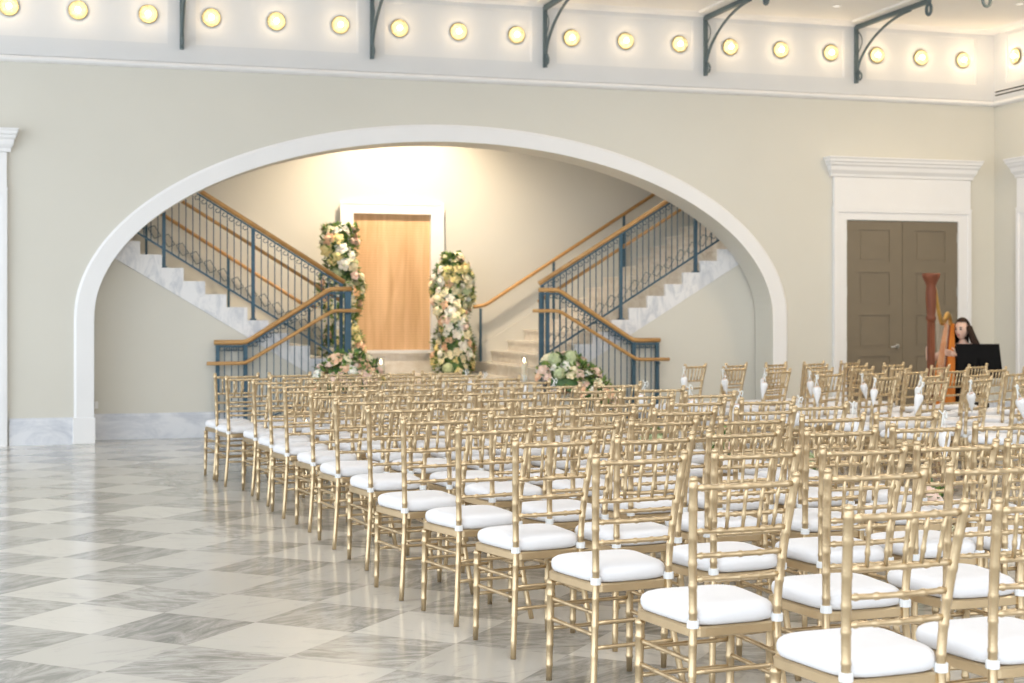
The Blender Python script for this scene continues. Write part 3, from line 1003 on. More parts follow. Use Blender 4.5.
chair0 = make_chair()
used = [False]
LTOP = Vector((-0.189, -0.251))          # local position of the left post top
YAW, HC, FP, CY = 0.28969, 1.43845, 1475.0, 314.0
def frame_u(X, Y):
    z = X * math.sin(YAW) + Y * math.cos(YAW)
    return (512 + FP * (X * math.cos(YAW) - Y * math.sin(YAW)) / z) if z > 0.3 else 9999
def place_chair(lx, ly, ang, label, group):
    """lx, ly: where the top of the left back post stands; ang: direction of the row"""
    c, s = math.cos(ang), math.sin(ang)
    ox = lx - (LTOP.x * c - LTOP.y * s)
    oy = ly - (LTOP.x * s + LTOP.y * c)
    if frame_u(lx, ly) > 1032:
        return None
    o = chair0 if not used[0] else copy_tree(chair0)
    used[0] = True
    o.location = (ox, oy, 0); o.rotation_euler = (0, 0, ang)
    tag(o, label, 'chair', group)
    return o

R = math.radians
# left block: first post of every row (x, y), row angle, chairs in the row
rowsL = [
    [(2.003, 3.545, 4), (2.478, 3.56, 4)],
    [(1.880, 4.30, 5), (2.405, 4.395, 3), (2.909, 4.456, 3)],
    [(1.843, 5.102, 8), (2.348, 5.168, 7), (2.821, 5.195, 3), (3.272, 5.244, 2), (3.709, 5.263, 2)],
    [(1.769, 5.88, 10), (2.225, 5.89, 10), (2.725, 6.06, 9), (3.19, 6.02, 7), (3.689, 6.122, 4), (4.142, 6.13, 3)],
    [(1.701, 6.567, 11), (2.175, 6.66, 12), (2.65, 6.82, 9), (3.12, 6.79, 9), (3.58, 6.81, 6), (4.02, 6.83, 5)],
    [(1.590, 7.24, 9), (2.128, 7.52, 8), (2.601, 7.57, 8), (3.05, 7.50, 6), (3.50, 7.42, 6), (3.98, 7.70, 6)],
]
for (x, y, a, n) in [(1.590, 8.15, 6, 6), (1.540, 8.93, 6, 6), (1.505, 9.68, 6, 6), (1.43, 10.38, 6, 6), (1.41, 11.08, 6, 5), (1.37, 11.75, 6, 5), (1.23, 12.45, 7, 5), (1.185, 12.98, 8, 5)]:
    rowsL.append([(x + 0.47 * k * math.cos(R(a - 3)), y + 0.47 * k * math.sin(R(a - 3)), a) for k in range(n)])
nthrow = ['nearest row', 'second row', 'third row', 'fourth row', 'fifth row', 'sixth row', 'seventh row', 'eighth row', 'ninth row', 'tenth row',
          'eleventh row', 'twelfth row', 'thirteenth row', 'last row']
nth = ['first chair', 'second chair', 'third chair', 'fourth chair', 'fifth chair', 'sixth chair', 'seventh chair', 'eighth chair', 'ninth chair', 'tenth chair']
endL = []
rnd = random.Random(3)
for r, row in enumerate(rowsL):
    for k, (x, y, a) in enumerate(row):
        j = 1 if (k and r > 5) else 0
        aa = R(a) + (rnd.uniform(-0.06, 0.06) * j)
        x += rnd.uniform(-0.015, 0.015) * j
        y += rnd.uniform(-0.03, 0.03) * j
        lab = 'gold chair, left block, %s from the camera, %s from the left end' % (nthrow[r], nth[k])
        place_chair(x, y, aa, lab, 'gold chairs in the left block')
        if k == len(row) - 1: endL.append((x, y, aa))
# right block
rowsR = [(6.86, 9.62), (6.47, 10.28), (6.48, 11.02), (6.33, 11.75), (6.18, 12.45), (6.10, 13.22), (6.02, 13.98)]
rown = ['closest to the camera', 'second from the camera', 'third from the camera', 'in the middle', 'third from the stairs', 'second from the stairs', 'closest to the stairs']
endR = []
keep_out = [(9.78, 14.72, 1.25), (9.3, 14.35, 1.0), (9.42, 13.78, 0.75)]
for r, (x, y) in enumerate(rowsR):
    for k in range(9):
        aa = R(30) + rnd.uniform(-0.07, 0.07)
        px_ = x + 0.535 * k * math.cos(R(14))
        py_ = y + 0.535 * k * math.sin(R(14))
        if px_ > 11.0 or py_ > 15.2 or any(math.hypot(px_ - q[0], py_ - q[1]) < q[2] for q in keep_out): continue
        lab = 'gold chair, right block, row %s, %s from the aisle' % (rown[r], nth[k])
        place_chair(px_, py_, aa, lab, 'gold chairs in the right block')
        if k < 2: endR.append((px_, py_, aa, r, k))

# ------------------------------------------------------------------ flowers
BC = {'cream': (0.92, 0.84, 0.60), 'white': (0.90, 0.88, 0.80), 'peach': (0.92, 0.62, 0.42), 'blush': (0.90, 0.68, 0.58), 'yellow': (0.86, 0.74, 0.36)}
for k, c in BC.items():
    M['pet_' + k] = mat(k + '_petals', c, 0.6, 0, 0.08, 20, sub=0.15)
M['hyd'] = mat('green_hydrangea', (0.60, 0.68, 0.42), 0.6, 0, 0.15, 30)
M['leaf'] = mat('dark_green_leaf', (0.08, 0.17, 0.055), 0.45, 0, 0.3, 12)
M['leaf2'] = mat('fresh_green_leaf', (0.26, 0.38, 0.10), 0.5, 0, 0.3, 12)
M['paper'] = mat('white_paper_cone', (0.86, 0.86, 0.88), 0.6, 0, 0.02, 10)
M['ribbon'] = mat('white_ribbon', (0.86, 0.88, 0.88), 0.5, 0, 0.02, 10)

def rose_mesh(name, m, R0=0.055):
    bm = BM()
    rr = random.Random(hash(name) % 1000 if False else len(name))
    for ring, (np_, tilt, rad, sz) in enumerate(((3, 0.25, 0.012, 0.6), (4, 0.5, 0.02, 0.75), (5, 0.85, 0.028, 0.95), (6, 1.2, 0.034, 1.1))):
        for k in range(np_):
            a = 2 * PI * k / np_ + ring * 0.6
            d = Vector((math.cos(a), math.sin(a), 0)); sd = Vector((-math.sin(a), math.cos(a), 0))
            g = []
            for iu in range(4):
                u = iu / 3
                row = []
                for iv in range(4):
                    v = iv / 3 - 0.5
                    w = math.sin(PI * (0.25 + 0.6 * u)) * 0.045 * sz
                    ang = tilt * u
                    p = d * (rad * (0.4 + 0.2) + 0.035 * sz * u * math.sin(ang) * 1.2) + Vector((0, 0, 0.038 * sz * u * math.cos(ang) - 0.004 * ring))
                    p += sd * (v * w * 1.4) - d * (abs(v) ** 2 * w * 1.6)
                    row.append(bm.verts.new(p * (R0 / 0.055)))
                g.append(row)
            for iu in range(3):
                for iv in range(3):
                    bm.faces.new((g[iu][iv], g[iu][iv + 1], g[iu + 1][iv + 1], g[iu + 1][iv]))
    ball(bm, (0, 0, 0.006), 0.034 * R0 / 0.055, 10, 6, (1, 1, 0.85))
    me = bpy.data.meshes.new(name); bm.to_mesh(me); bm.free(); me.materials.append(m)
    for p in me.polygons: p.use_smooth = True
    return me
def hyd_mesh(name, m, R0=0.075):
    bm = BM(); rr = random.Random(5)
    for i in range(46):
        v = Vector((rr.gauss(0, 1), rr.gauss(0, 1), rr.gauss(0.3, 1))).normalized() * R0
        n = v.normalized(); s, u = frame_of(n)
        c = bm.verts.new(v)
        for k in range(4):
            a = k * PI / 2 + i
            p = s * math.cos(a) + u * math.sin(a); q = s * math.cos(a + 0.9) + u * math.sin(a + 0.9)
            bm.faces.new((c, bm.verts.new(v + p * 0.02 + n * 0.004), bm.verts.new(v + (p + q) * 0.016 + n * 0.002), bm.verts.new(v + q * 0.02 + n * 0.004)))
    ball(bm, (0, 0, 0), R0 * 0.9, 10, 6)
    me = bpy.data.meshes.new(name); bm.to_mesh(me); bm.free(); me.materials.append(m)
    return me
BL = [rose_mesh('rose_' + k, M['pet_' + k]) for k in BC] + [hyd_mesh('hydrangea', M['hyd'])]
BLN = ['cream', 'white', 'peach', 'blush', 'yellow', 'hyd']

def leaf_cloud(bm, inside, n, rr, size=0.06, mi2=True):
    """scatter bent leaves around points given by inside()"""
    for i in range(n):
        p, nrm = inside(rr)
        d = (nrm + Vector((rr.gauss(0, 0.7), rr.gauss(0, 0.7), rr.gauss(0, 0.7)))).normalized()
        s, u = frame_of(d)
        L = size * rr.uniform(0.7, 1.5); w = L * 0.28
        a = bm.verts.new(p); b = bm.verts.new(p + d * L * 0.5 + s * w + u * 0.006); c = bm.verts.new(p + d * L); e_ = bm.verts.new(p + d * L * 0.5 - s * w + u * 0.006)
        mm = bm.verts.new(p + d * L * 0.5 - u * 0.006)
        for f in ((a, b, mm), (b, c, mm), (c, e_, mm), (e_, a, mm)):
            fc = bm.faces.new(f); fc.material_index = 1 if rr.random() < 0.5 else 0

def arrangement(name, loc, label, cat, surf, nleaf, nbloom, weights, seed, core, group=None, lsize=0.06, bs=1.0):
    rr = random.Random(seed)
    root = empty(name, loc, 0, label, cat, group)
    bm = BM(); leaf_cloud(bm, surf, nleaf, rr, lsize)
    core(bm)
    f = obj('foliage', bm, [M['leaf'], M['leaf2']], root); f['kind'] = 'stuff'
    pts = []
    tries = 0
    while len(pts) < nbloom and tries < nbloom * 30:
        tries += 1
        p, n = surf(rr)
        if all((p - q).length > 0.066 * bs for q, _ in pts) and (p.y < 0.06 or name != 'floral_column'): pts.append((p, n))
    for p, n in pts:
        t = rr.choices(range(6), weights)[0]
        o = bpy.data.objects.new('hydrangea' if t == 5 else 'rose', BL[t]); COL.objects.link(o); o.parent = root
        nn = (n + Vector((rr.gauss(0, .25), rr.gauss(0, .25), rr.gauss(0, .25)))).normalized()
        q = nn.to_track_quat('Z', 'Y')
        o.rotation_euler = q.to_euler()
        k = rr.uniform(0.75, 1.25) * (bs if t != 5 else min(bs, 1.05))
        o.scale = (k, k, k)
        o.location = p + nn * 0.015
    return root

def column_surf(h, w, lean=0.0, taper=0.0):
    def f(rr):
        a = rr.uniform(0, 2 * PI)
        z = rr.uniform(0.02, h) if rr.random() > 0.08 else h
        t = z / h
        r = w * (1 - 0.25 * taper * t) * (0.85 + 0.3 * math.sin(z * 7 + a * 2)) * (1 if t < 0.93 else 0.7)
        n = Vector((math.cos(a), math.sin(a) * 0.8, 0.2 if t < 0.93 else 1.2)).normalized()
        return Vector((math.cos(a) * r + lean * t, math.sin(a) * r * 0.8, z)), n
    return f
def column_core(h, w, lean):
    def g(bm):
        tube(bm, [(0, 0, 0), (lean * 0.5, 0, h * 0.5), (lean, 0, h * 0.97)], [w * 0.75, w * 0.72, w * 0.45], 10)
    return g
arrangement('floral_column', (3.50, 19.75, 0.605), 'tall floral column of cream and peach roses left of the wooden doorway, behind the newel', 'floral column',
            column_surf(1.98, 0.25, -0.04), 1900, 98, (6, 2.5, 2.4, 1.2, 3, 0.3), 11, column_core(1.98, 0.24, -0.04), None, 0.08, 1.35)
arrangement('floral_column', (5.07, 19.85, 0.605), 'shorter floral column of cream and blush roses right of the wooden doorway', 'floral column',
            column_surf(1.62, 0.24, -0.02), 1600, 98, (6, 3.5, 2.2, 1.6, 2.5, 0.3), 23, column_core(1.62, 0.23, -0.02), None, 0.075, 1.35)

def mound_surf(lx, ly, h, slope=0.0):
    def f(rr):
        a = rr.uniform(0, 2 * PI); t = math.sqrt(rr.random())
        x, y = math.cos(a) * lx * t, math.sin(a) * ly * t
        z = h * math.sqrt(max(0, 1 - t * t)) * rr.uniform(0.75, 1.05) + slope * x
        n = Vector((x / lx ** 2 * h, y / ly ** 2 * h, 1)).normalized()
        return Vector((x, y, z)), n
    return f
def mound_core(lx, ly, h, slope=0.0):
    def g(bm):
        vs = ball(bm, (0, 0, 0), 1.0, 14, 8)
        for v in vs:
            v.co = Vector((v.co.x * lx * 0.8, v.co.y * ly * 0.8, max(v.co.z, 0.0) * h * 0.75 + slope * v.co.x * lx * 0.8))
    return g
arrangement('flower_arrangement', (5.86, 16.86, 0.46), 'cascading peach and cream flowers on the steps under the right stair railing', 'flower arrangement',
            mound_surf(0.50, 0.19, 0.42, -0.42), 520, 55, (3, 1.5, 4.5, 4, 1, 0.6), 31, mound_core(0.50, 0.19, 0.42, -0.42), None, 0.08, 1.3)
arrangement('flower_arrangement', (3.02, 16.86, 0.55), 'loose pink and peach flowers at the foot of the left floral column', 'flower arrangement',
            mound_surf(0.42, 0.19, 0.42, 0.15), 380, 44, (3, 2, 3, 4, 2, 1), 37, mound_core(0.42, 0.19, 0.42, 0.15), None, 0.08, 1.3)
# low green posies on the aisle floor
for i, (x, y, z, w) in enumerate(((4.95, 10.75, 0.50, 'beside the tenth row'), (4.86, 9.2, 0.42, 'beside the eighth row'), (4.80, 7.55, 0.46, 'beside the sixth row'), (4.95, 12.2, 0.45, 'nearest the stairs'))):
    arrangement('aisle_arrangement', (x, y, 0), 'low leafy floor arrangement with pale roses on the aisle edge %s' % w, 'flower arrangement',
                mound_surf(0.13, 0.13, z), 220, 12, (3, 2, 1, 3, 0, 1), 50 + i, mound_core(0.13, 0.13, z), 'leafy arrangements on the aisle floor', 0.06)

# paper cones on ribbons
def make_cone():
    """origin = where the ribbon is tied; the cone hangs below"""
    root = empty('petal_cone', (0, 0, 0))
    bm = BM()
    lathe(bm, [(0.002, -0.285), (0.015, -0.235), (0.030, -0.180), (0.038, -0.145), (0.036, -0.120), (0.026, -0.105), (0.022, -0.115), (0.018, -0.13)], 12)
    obj('paper_cone', bm, M['paper'], root, True)
    bm = BM()
    tube(bm, [(-0.030, 0, -0.112), (-0.012, 0.0, -0.06), (0.0, 0.0, -0.004), (0.012, 0.0, 0.010), (0.026, 0, -0.002), (0.022, 0, -0.035), (0.004, 0.0, -0.018)], 0.006, 6, flat=(1, 0.5))
    tube(bm, [(0.030, 0, -0.112), (0.006, 0.0, -0.06), (-0.004, 0.0, -0.010), (-0.03, 0.0, 0.012)], 0.006, 6, flat=(1, 0.5))
    obj('ribbon', bm, M['ribbon'], root, True)
    bm = BM()
    rr = random.Random(9)
    for i in range(9):
        a = rr.uniform(0, 2 * PI); r = rr.uniform(0, 0.026)
        ball(bm, (r * math.cos(a), r * math.sin(a), -0.113 + rr.uniform(0, 0.014)), 0.010, 6, 4, (1.2, 1.0, 0.6))
    obj('petals', bm, M['pet_blush'], root, True)
    return root
cone0 = make_cone(); first = [True]
def place_cone(x, y, z, rz, label, group):
    o = cone0 if first[0] else copy_tree(cone0)
    first[0] = False
    o.location = (x, y, z); o.rotation_euler = (rnd.uniform(-0.15, 0.15), rnd.uniform(-0.32, 0.32), rz)
    k = rnd.uniform(0.8, 1.0); o.scale = (k, k, k)
    tag(o, label, 'paper cone', group)
for r, (x, y, a) in enumerate(endL):
    if r < 4: continue
    qx = x + 0.378 * math.cos(a) + 0.045 * math.cos(a); qy = y + 0.378 * math.sin(a) + 0.045 * math.sin(a)
    place_cone(qx, qy, 0.915, a + 0.1, 'white paper cone on the left block, aisle end of the %s from the camera' % nthrow[r], 'petal cones on the left block')
for (x, y, a, r, k) in endR:
    place_cone(x - 0.035, y - 0.045, 0.895, a, 'white paper cone, right block, %s chair from the aisle, row %s' % (('first', 'second')[k], rown[r]), 'petal cones on the right block')

# candles in glass cylinders
def make_candle():
    root = empty('pillar_candle', (0, 0, 0))
    bm = BM()
    lathe(bm, [(0.0495, 0.0), (0.05, 0.33), (0.047, 0.33), (0.0465, 0.008), (0.0, 0.008)][:4], 20)
    bm2 = BM()
    n = 20
    rings = []
    for r, h in ((0.05, 0.0), (0.05, 0.33), (0.047, 0.33), (0.047, 0.006)):
        rings.append([bm2.verts.new((r * math.cos(2 * PI * k / n), r * math.sin(2 * PI * k / n), h)) for k in range(n)])
    for a, b in zip(rings[:-1], rings[1:]):
        for k in range(n): bm2.faces.new((a[k], a[(k + 1) % n], b[(k + 1) % n], b[k]))
    bm2.faces.new(rings[0]); bm2.faces.new(rings[-1])
    bm.free()
    obj('glass_cylinder', bm2, M['glass'], root, True)
    bm = BM(); lathe(bm, [(0.034, 0.0065), (0.036, 0.02), (0.036, 0.225), (0.03, 0.232), (0.012, 0.226)], 18); obj('wax', bm, M['wax'], root, True)
    bm = BM(); lathe(bm, [(0.001, 0.228), (0.011, 0.245), (0.012, 0.258), (0.006, 0.278), (0.001, 0.295)], 10); obj('flame', bm, M['flame'], root, True)
    return root
can0 = make_candle()
cands = [(5.38, 17.52, 0.605, 'on the landing beside the right newel posts', 1.0), (5.62, 16.98, 0.453, 'on the steps left of the cascading flowers', 0.9),
         (6.42, 16.92, 0.151, 'on the lowest step right of the cascading flowers', 1.25), (6.02, 16.28, 0.0, 'on the floor below the cascading flowers', 1.2),
         (2.62, 16.6, 0.151, 'on the lowest step left of the pink flowers', 1.3), (3.30, 16.85, 0.302, 'on the steps right of the pink flowers', 1.1),
         (2.42, 15.9, 0.0, 'on the floor, left of its twin', 1.0), (2.78, 15.85, 0.0, 'on the floor, right of its twin', 1.0),
         (3.55, 17.42, 0.605, 'on the landing beside the left newel posts', 1.0)]
for i, (x, y, z, t, k) in enumerate(cands):
    o = can0 if i == 0 else copy_tree(can0)
    o.location = (x, y, z); o.scale = (1, 1, k)
    tag(o, 'lit pillar candle in a glass cylinder %s' % t, 'candle', 'pillar candles around the steps')

# ------------------------------------------------------------------ harp, harpist, music stand
M['skin'] = mat('skin', (0.76, 0.52, 0.42), 0.5, 0, 0.04, 12, sub=0.1)
M['hair'] = mat('dark_brown_hair', (0.026, 0.014, 0.010), 0.6, 0, 0.3, 40, 0.4, 90, 0.2)
M['black'] = mat('black_cloth', (0.010, 0.010, 0.011), 0.8, 0, 0.2, 10)
M['blackmetal'] = mat('matt_black_metal', (0.004, 0.004, 0.005), 0.75, 0.0, 0.1, 10, spec=0.15)
M['harpdark'] = wood('mahogany_column', (0.13, 0.035, 0.014), (0.22, 0.062, 0.024), (6, 6, 1), 3, 0.6, 0.0)
M['harpor'] = wood('amber_soundboard', (0.50, 0.13, 0.004), (0.64, 0.21, 0.012), (6, 6, 1), 3, 0.6, 0.0)
M['harpgold'] = mat('gilt_neck', (0.60, 0.36, 0.10), 0.3, 0.7, 0.08, 10)
M['string'] = mat('harp_string', (0.7, 0.6, 0.5), 0.4)
M['eye'] = mat('dark_eye', (0.05, 0.03, 0.025), 0.2)
M['lip'] = mat('rose_lip', (0.55, 0.20, 0.18), 0.4)

PL = Vector((9.78, 14.72, 0)); PA = R(125.6)
def skin_bm(verts, edges, radii, root_i=0, sub=2):
    """grow a surface around a skeleton and return it as a bmesh"""
    me = bpy.data.meshes.new('tmp')
    me.from_pydata([tuple(v) for v in verts], edges, [])
    o = bpy.data.objects.new('tmp', me); COL.objects.link(o)
    o.modifiers.new('s', 'SKIN').use_smooth_shade = True
    sv = me.skin_vertices[0].data if me.skin_vertices else None
    if sv is None:
        bm = bmesh.new(); bm.from_mesh(me); bm.verts.layers.skin.verify(); bm.to_mesh(me); bm.free()
        sv = me.skin_vertices[0].data
    for i, r in enumerate(radii):
        sv[i].radius = (r, r) if not isinstance(r, tuple) else r
        sv[i].use_root = (i == root_i)
    m2 = o.modifiers.new('u', 'SUBSURF'); m2.levels = sub; m2.render_levels = sub
    dg = bpy.context.evaluated_depsgraph_get(); dg.update()
    ev = o.evaluated_get(dg)
    bm = bmesh.new(); bm.from_mesh(ev.to_mesh()); ev.to_mesh_clear()
    bpy.data.objects.remove(o, do_unlink=True)
    return bm

def merge(bm, other, mtx=Matrix.Identity(4)):
    me = bpy.data.meshes.new('t'); other.to_mesh(me); other.free()
    me.transform(mtx)
    bm.from_mesh(me); bpy.data.meshes.remove(me)

def hand(bm, wrist, direction, palm_n, s):
    """five separate curled fingers on a palm. s=+1/-1 picks the thumb side"""
    d = Vector(direction).normalized(); n = Vector(palm_n).normalized(); x = d.cross(n).normalized() * s
    w = Vector(wrist)
    pal = skin_bm([w, w + d * 0.04, w + d * 0.085], [(0, 1), (1, 2)], [(0.018, 0.024), (0.016, 0.034), (0.013, 0.036)], 0, 1)
    merge(bm, pal)
    for k, (off, L) in enumerate(((0.028, 0.070), (0.010, 0.078), (-0.009, 0.072), (-0.027, 0.056))):
        b = w + d * 0.078 + x * off
        p1 = b + d * L * 0.45 + n * 0.008; p2 = p1 + (d * 0.75 + n * 0.65).normalized() * L * 0.32; p3 = p2 + (d * 0.25 + n * 0.95).normalized() * L * 0.25
        merge(bm, skin_bm([b - d * 0.01, p1, p2, p3], [(0, 1), (1, 2), (2, 3)], [0.0095, 0.0088, 0.008, 0.0065], 0, 1))
    b = w + d * 0.03 + x * 0.03
    merge(bm, skin_bm([b - x * 0.01, b + (x * 0.8 + d * 0.7).normalized() * 0.035, b + (x * 0.6 + d * 0.9 + n * 0.3).normalized() * 0.062], [(0, 1), (1, 2)], [0.012, 0.010, 0.0075], 0, 1))

root = empty('person', PL, PA, 'woman with long dark hair in black, seated and playing the harp by the door', 'person')
V = [(0, -0.02, 0.56), (0, -0.03, 0.70), (0, -0.015, 0.88), (0, 0.0, 1.03), (0, 0.005, 1.10), (0, 0.02, 1.16),
     (-0.10, 0.0, 1.045), (-0.17, 0.005, 1.02), (-0.235, 0.13, 0.86), (-0.12, 0.33, 0.96), (-0.075, 0.40, 0.985),
     (0.10, 0.0, 1.045), (0.17, 0.005, 1.02), (0.345, 0.15, 0.90), (0.28, 0.34, 1.04), (0.245, 0.41, 1.07),
     (-0.10, 0.02, 0.54), (-0.17, 0.36, 0.53), (-0.18, 0.37, 0.30), (-0.18, 0.36, 0.08), (-0.18, 0.47, 0.035),
     (0.10, 0.02, 0.54), (0.17, 0.30, 0.53), (0.24, 0.32, 0.30), (0.26, 0.30, 0.08), (0.26, 0.42, 0.035)]
E_ = [(0, 1), (1, 2), (2, 3), (3, 4), (4, 5), (3, 6), (6, 7), (7, 8), (8, 9), (9, 10), (3, 11), (11, 12), (12, 13), (13, 14), (14, 15),
      (0, 16), (16, 17), (17, 18), (18, 19), (19, 20), (0, 21), (21, 22), (22, 23), (23, 24), (24, 25)]
RR = [0.125, 0.105, 0.12, 0.09, 0.052, 0.046, 0.065, 0.052, 0.038, 0.028, 0.022, 0.065, 0.052, 0.038, 0.028, 0.022,
      0.09, 0.062, 0.052, 0.036, 0.03, 0.09, 0.062, 0.052, 0.036, 0.03]
body = skin_bm(V, E_, RR, 0, 2)
# head, turned a little towards the strings
hb = BM()
vs = ball(hb, (0, 0, 0), 1.0, 24, 16)
for v in vs:
    x, y, z = v.co
    w = 0.073 * (1 - 0.22 * max(0, -z) ** 1.5); dpt = 0.09
    fx, fy, fz = x * w, y * dpt, z * 0.115
    if z < 0: fy += 0.012 * (-z); fx *= (1 - 0.12 * (-z))
    if y > 0.8: fy -= 0.006
    # nose
    g = math.exp(-((fx / 0.012) ** 2) - ((fz + 0.018) / 0.02) ** 2)
    if y > 0.4: fy += 0.022 * g
    # eye sockets
    for sx in (-1, 1):
        g = math.exp(-(((fx - sx * 0.03) / 0.014) ** 2) - ((fz - 0.008) / 0.011) ** 2)
        if y > 0.4: fy -= 0.007 * g
    v.co = (fx, fy, fz)
HM = Matrix.Translation((0.0, 0.035, 1.262)) @ Matrix.Rotation(R(-8), 4, 'Z') @ Matrix.Rotation(R(-4), 4, 'X')
merge(body, hb, HM)
for s in (-1, 1):
    eb = BM(); ball(eb, (s * 0.073, -0.005, -0.005), 0.018, 8, 6, (0.35, 0.7, 1.2)); merge(body, eb, HM)
hand(body, (-0.075, 0.40, 0.985), (0.50, 0.85, 0.15), (0.55, -0.3, 0.2), -1)
hand(body, (0.245, 0.41, 1.07), (-0.50, 0.85, 0.10), (-0.55, -0.3, 0.2), 1)
bo = obj('body', body, M['skin'], root, True)
for s in (-1, 1):
    bm = BM(); ball(bm, (s * 0.029, 0.079, 0.008), 0.011, 8, 6, (1.35, 0.5, 0.8)); o = obj('eye', bm, M['eye'], bo, True); o.matrix_local = HM
    bm = BM(); tube(bm, [(s * 0.016, 0.087, 0.027), (s * 0.030, 0.084, 0.031), (s * 0.044, 0.072, 0.027)], 0.0042, 5); o = obj('eyebrow', bm, M['hair'], bo, True); o.matrix_local = HM
bm = BM(); ball(bm, (0, 0.083, -0.056), 0.013, 10, 6, (1.6, 0.6, 0.6)); o = obj('mouth', bm, M['lip'], bo, True); o.matrix_local = HM
# hair: cap plus long falls over the shoulders
bm = BM()
vs = ball(bm, (0, 0, 0), 1.0, 22, 14)
kill = []
for v in vs:
    x, y, z = v.co
    v.co = (x * 0.088, y * 0.103 - 0.014, z * 0.122 + 0.016)
    if y > 0.30 and z < 0.62: kill.append(v)
bmesh.ops.delete(bm, geom=kill, context='VERTS')
me = BM(); merge(me, bm, HM)
rr = random.Random(4)
for i in range(34):
    a = R(rr.uniform(150, 390))          # around sides and back
    s_ = Vector((math.cos(a) * 0.082, math.sin(a) * 0.085 + 0.02, 1.30))
    side = math.cos(a)
    p1 = Vector((side * 0.105, math.sin(a) * 0.095 + 0.015, 1.18))
    p2 = Vector((side * 0.135, math.sin(a) * 0.11 + 0.02, 1.06 + rr.uniform(-0.01, 0.02)))
    p3 = Vector((side * 0.15 + rr.uniform(-0.02, 0.02), math.sin(a) * 0.12 + (0.05 if abs(side) > 0.5 else 0.0), 0.93 + rr.uniform(-0.05, 0.03)))
    if side < -0.2: p1.x -= 0.025; p2.x -= 0.05; p3.x -= 0.07
    if side > 0.3: p2.x = min(p2.x, 0.10); p3.x = min(p3.x, 0.09); p3.z += 0.08
    tube(me, [s_, p1, p2, p3], [0.02, 0.024, 0.026, 0.010], 6)
obj('hair', me, M['hair'], root, True)
# dress
VD = [V[0], V[1], V[2], (0, 0.0, 1.0), (-0.09, 0.0, 1.02), (-0.165, 0.01, 1.0), (-0.19, 0.05, 0.955), (0.09, 0.0, 1.02), (0.165, 0.01, 1.0), (0.21, 0.05, 0.96),
      V[16], V[17], V[18], (-0.18, 0.36, 0.12), V[21], V[22], V[23], (0.25, 0.31, 0.12)]
ED = [(0, 1), (1, 2), (2, 3), (3, 4), (4, 5), (5, 6), (3, 7), (7, 8), (8, 9), (0, 10), (10, 11), (11, 12), (12, 13), (0, 14), (14, 15), (15, 16), (16, 17)]
RD = [0.155, 0.13, 0.142, 0.098, 0.085, 0.07, 0.062, 0.085, 0.07, 0.062, 0.12, 0.10, 0.10, 0.11, 0.12, 0.10, 0.10, 0.11]
obj('dress', skin_bm(VD, ED, RD, 0, 2), M['black'], root, True)
for s, p in ((-1, V[20]), (1, V[25])):
    bm = BM(); ball(bm, (p[0], p[1] - 0.045, 0.036), 0.05, 12, 8, (0.9, 2.2, 0.68)); obj('shoe', bm, M['blackmetal'], root, True)

# bench
root = empty('harp_bench', PL, PA, 'small black padded bench under the seated harpist', 'bench')
bm = BM(); box(bm, -0.24, 0.24, -0.20, 0.14, 0.36, 0.425); bevel(bm, 0.02, 2); obj('padded_seat', bm, M['black'], root, True)
for x in (-0.2, 0.2):
    for y in (-0.165, 0.105):
        bm = BM(); tube(bm, [(x, y, 0.365), (x * 1.05, y * 1.05, 0.0)], [0.018, 0.013], 8); obj('leg', bm, M['blackmetal'], root, True)

# harp: local +Y runs from the player's shoulder to the column
hp = PL + Matrix.Rotation(PA, 3, 'Z') @ Vector((0.125, 0.10, 0))
ct = PL + Matrix.Rotation(PA, 3, 'Z') @ Vector((0.03, 0.89, 0))
ha = math.atan2((ct - hp).y, (ct - hp).x) - PI / 2
root = empty('harp', hp, ha, 'tall concert harp with red brown column and amber soundboard beside the grey doors', 'harp')
bm = BM()
lathe(bm, [(0.155, 0.0), (0.165, 0.02), (0.15, 0.05), (0.13, 0.09), (0.10, 0.14), (0.075, 0.19)], 20, (0, 0.70, 0))
box(bm, -0.15, 0.15, 0.30, 0.72, 0.03, 0.17)
obj('base', bm, M['harpdark'], root, False)
bm = BM()
yc = 0.765
prof = [(0.052, 0.16), (0.055, 0.20), (0.045, 0.24), (0.040, 0.30), (0.038, 1.36), (0.052, 1.375), (0.056, 1.40), (0.044, 1.42), (0.050, 1.46), (0.058, 1.60), (0.056, 1.70),
        (0.050, 1.75), (0.066, 1.79), (0.090, 1.835), (0.098, 1.865), (0.095, 1.885), (0.06, 1.887)]
lathe(bm, prof, 18, (0, yc, 0))
for k in range(12):      # flutes
    a = 2 * PI * k / 12
    tube(bm, [(0.038 * math.cos(a), yc + 0.038 * math.sin(a), 0.31), (0.037 * math.cos(a), yc + 0.037 * math.sin(a), 1.35)], 0.006, 4)
obj('column', bm, M['harpdark'], root, True)
# soundbox: half round body widening to the base
bm = BM()
st = []
for i in range(9):
    t = i / 8
    c = Vector((0, 0.40, 0.17)).lerp(Vector((0, -0.02, 1.33)), t)
    hw = 0.175 * (1 - t) + 0.055 * t
    dp = 0.16 * (1 - t) + 0.06 * t
    ax = (Vector((0, -0.02, 1.33)) - Vector((0, 0.40, 0.17))).normalized()
    nb = Vector((0, -ax.z, ax.y))      # towards the player
    ring = [c + Vector((1, 0, 0)) * hw * math.cos(PI * k / 10) + nb * dp * math.sin(PI * k / 10) for k in range(11)]
    st.append([bm.verts.new(p) for p in ring])
for a, b in zip(st[:-1], st[1:]):
    for k in range(10): bm.faces.new((a[k], a[k + 1], b[k + 1], b[k]))
    bm.faces.new((a[10], a[0], b[0], b[10]))
bm.faces.new(st[0]); bm.faces.new(st[-1])
obj('soundbox', bm, M['harpor'], root, False)
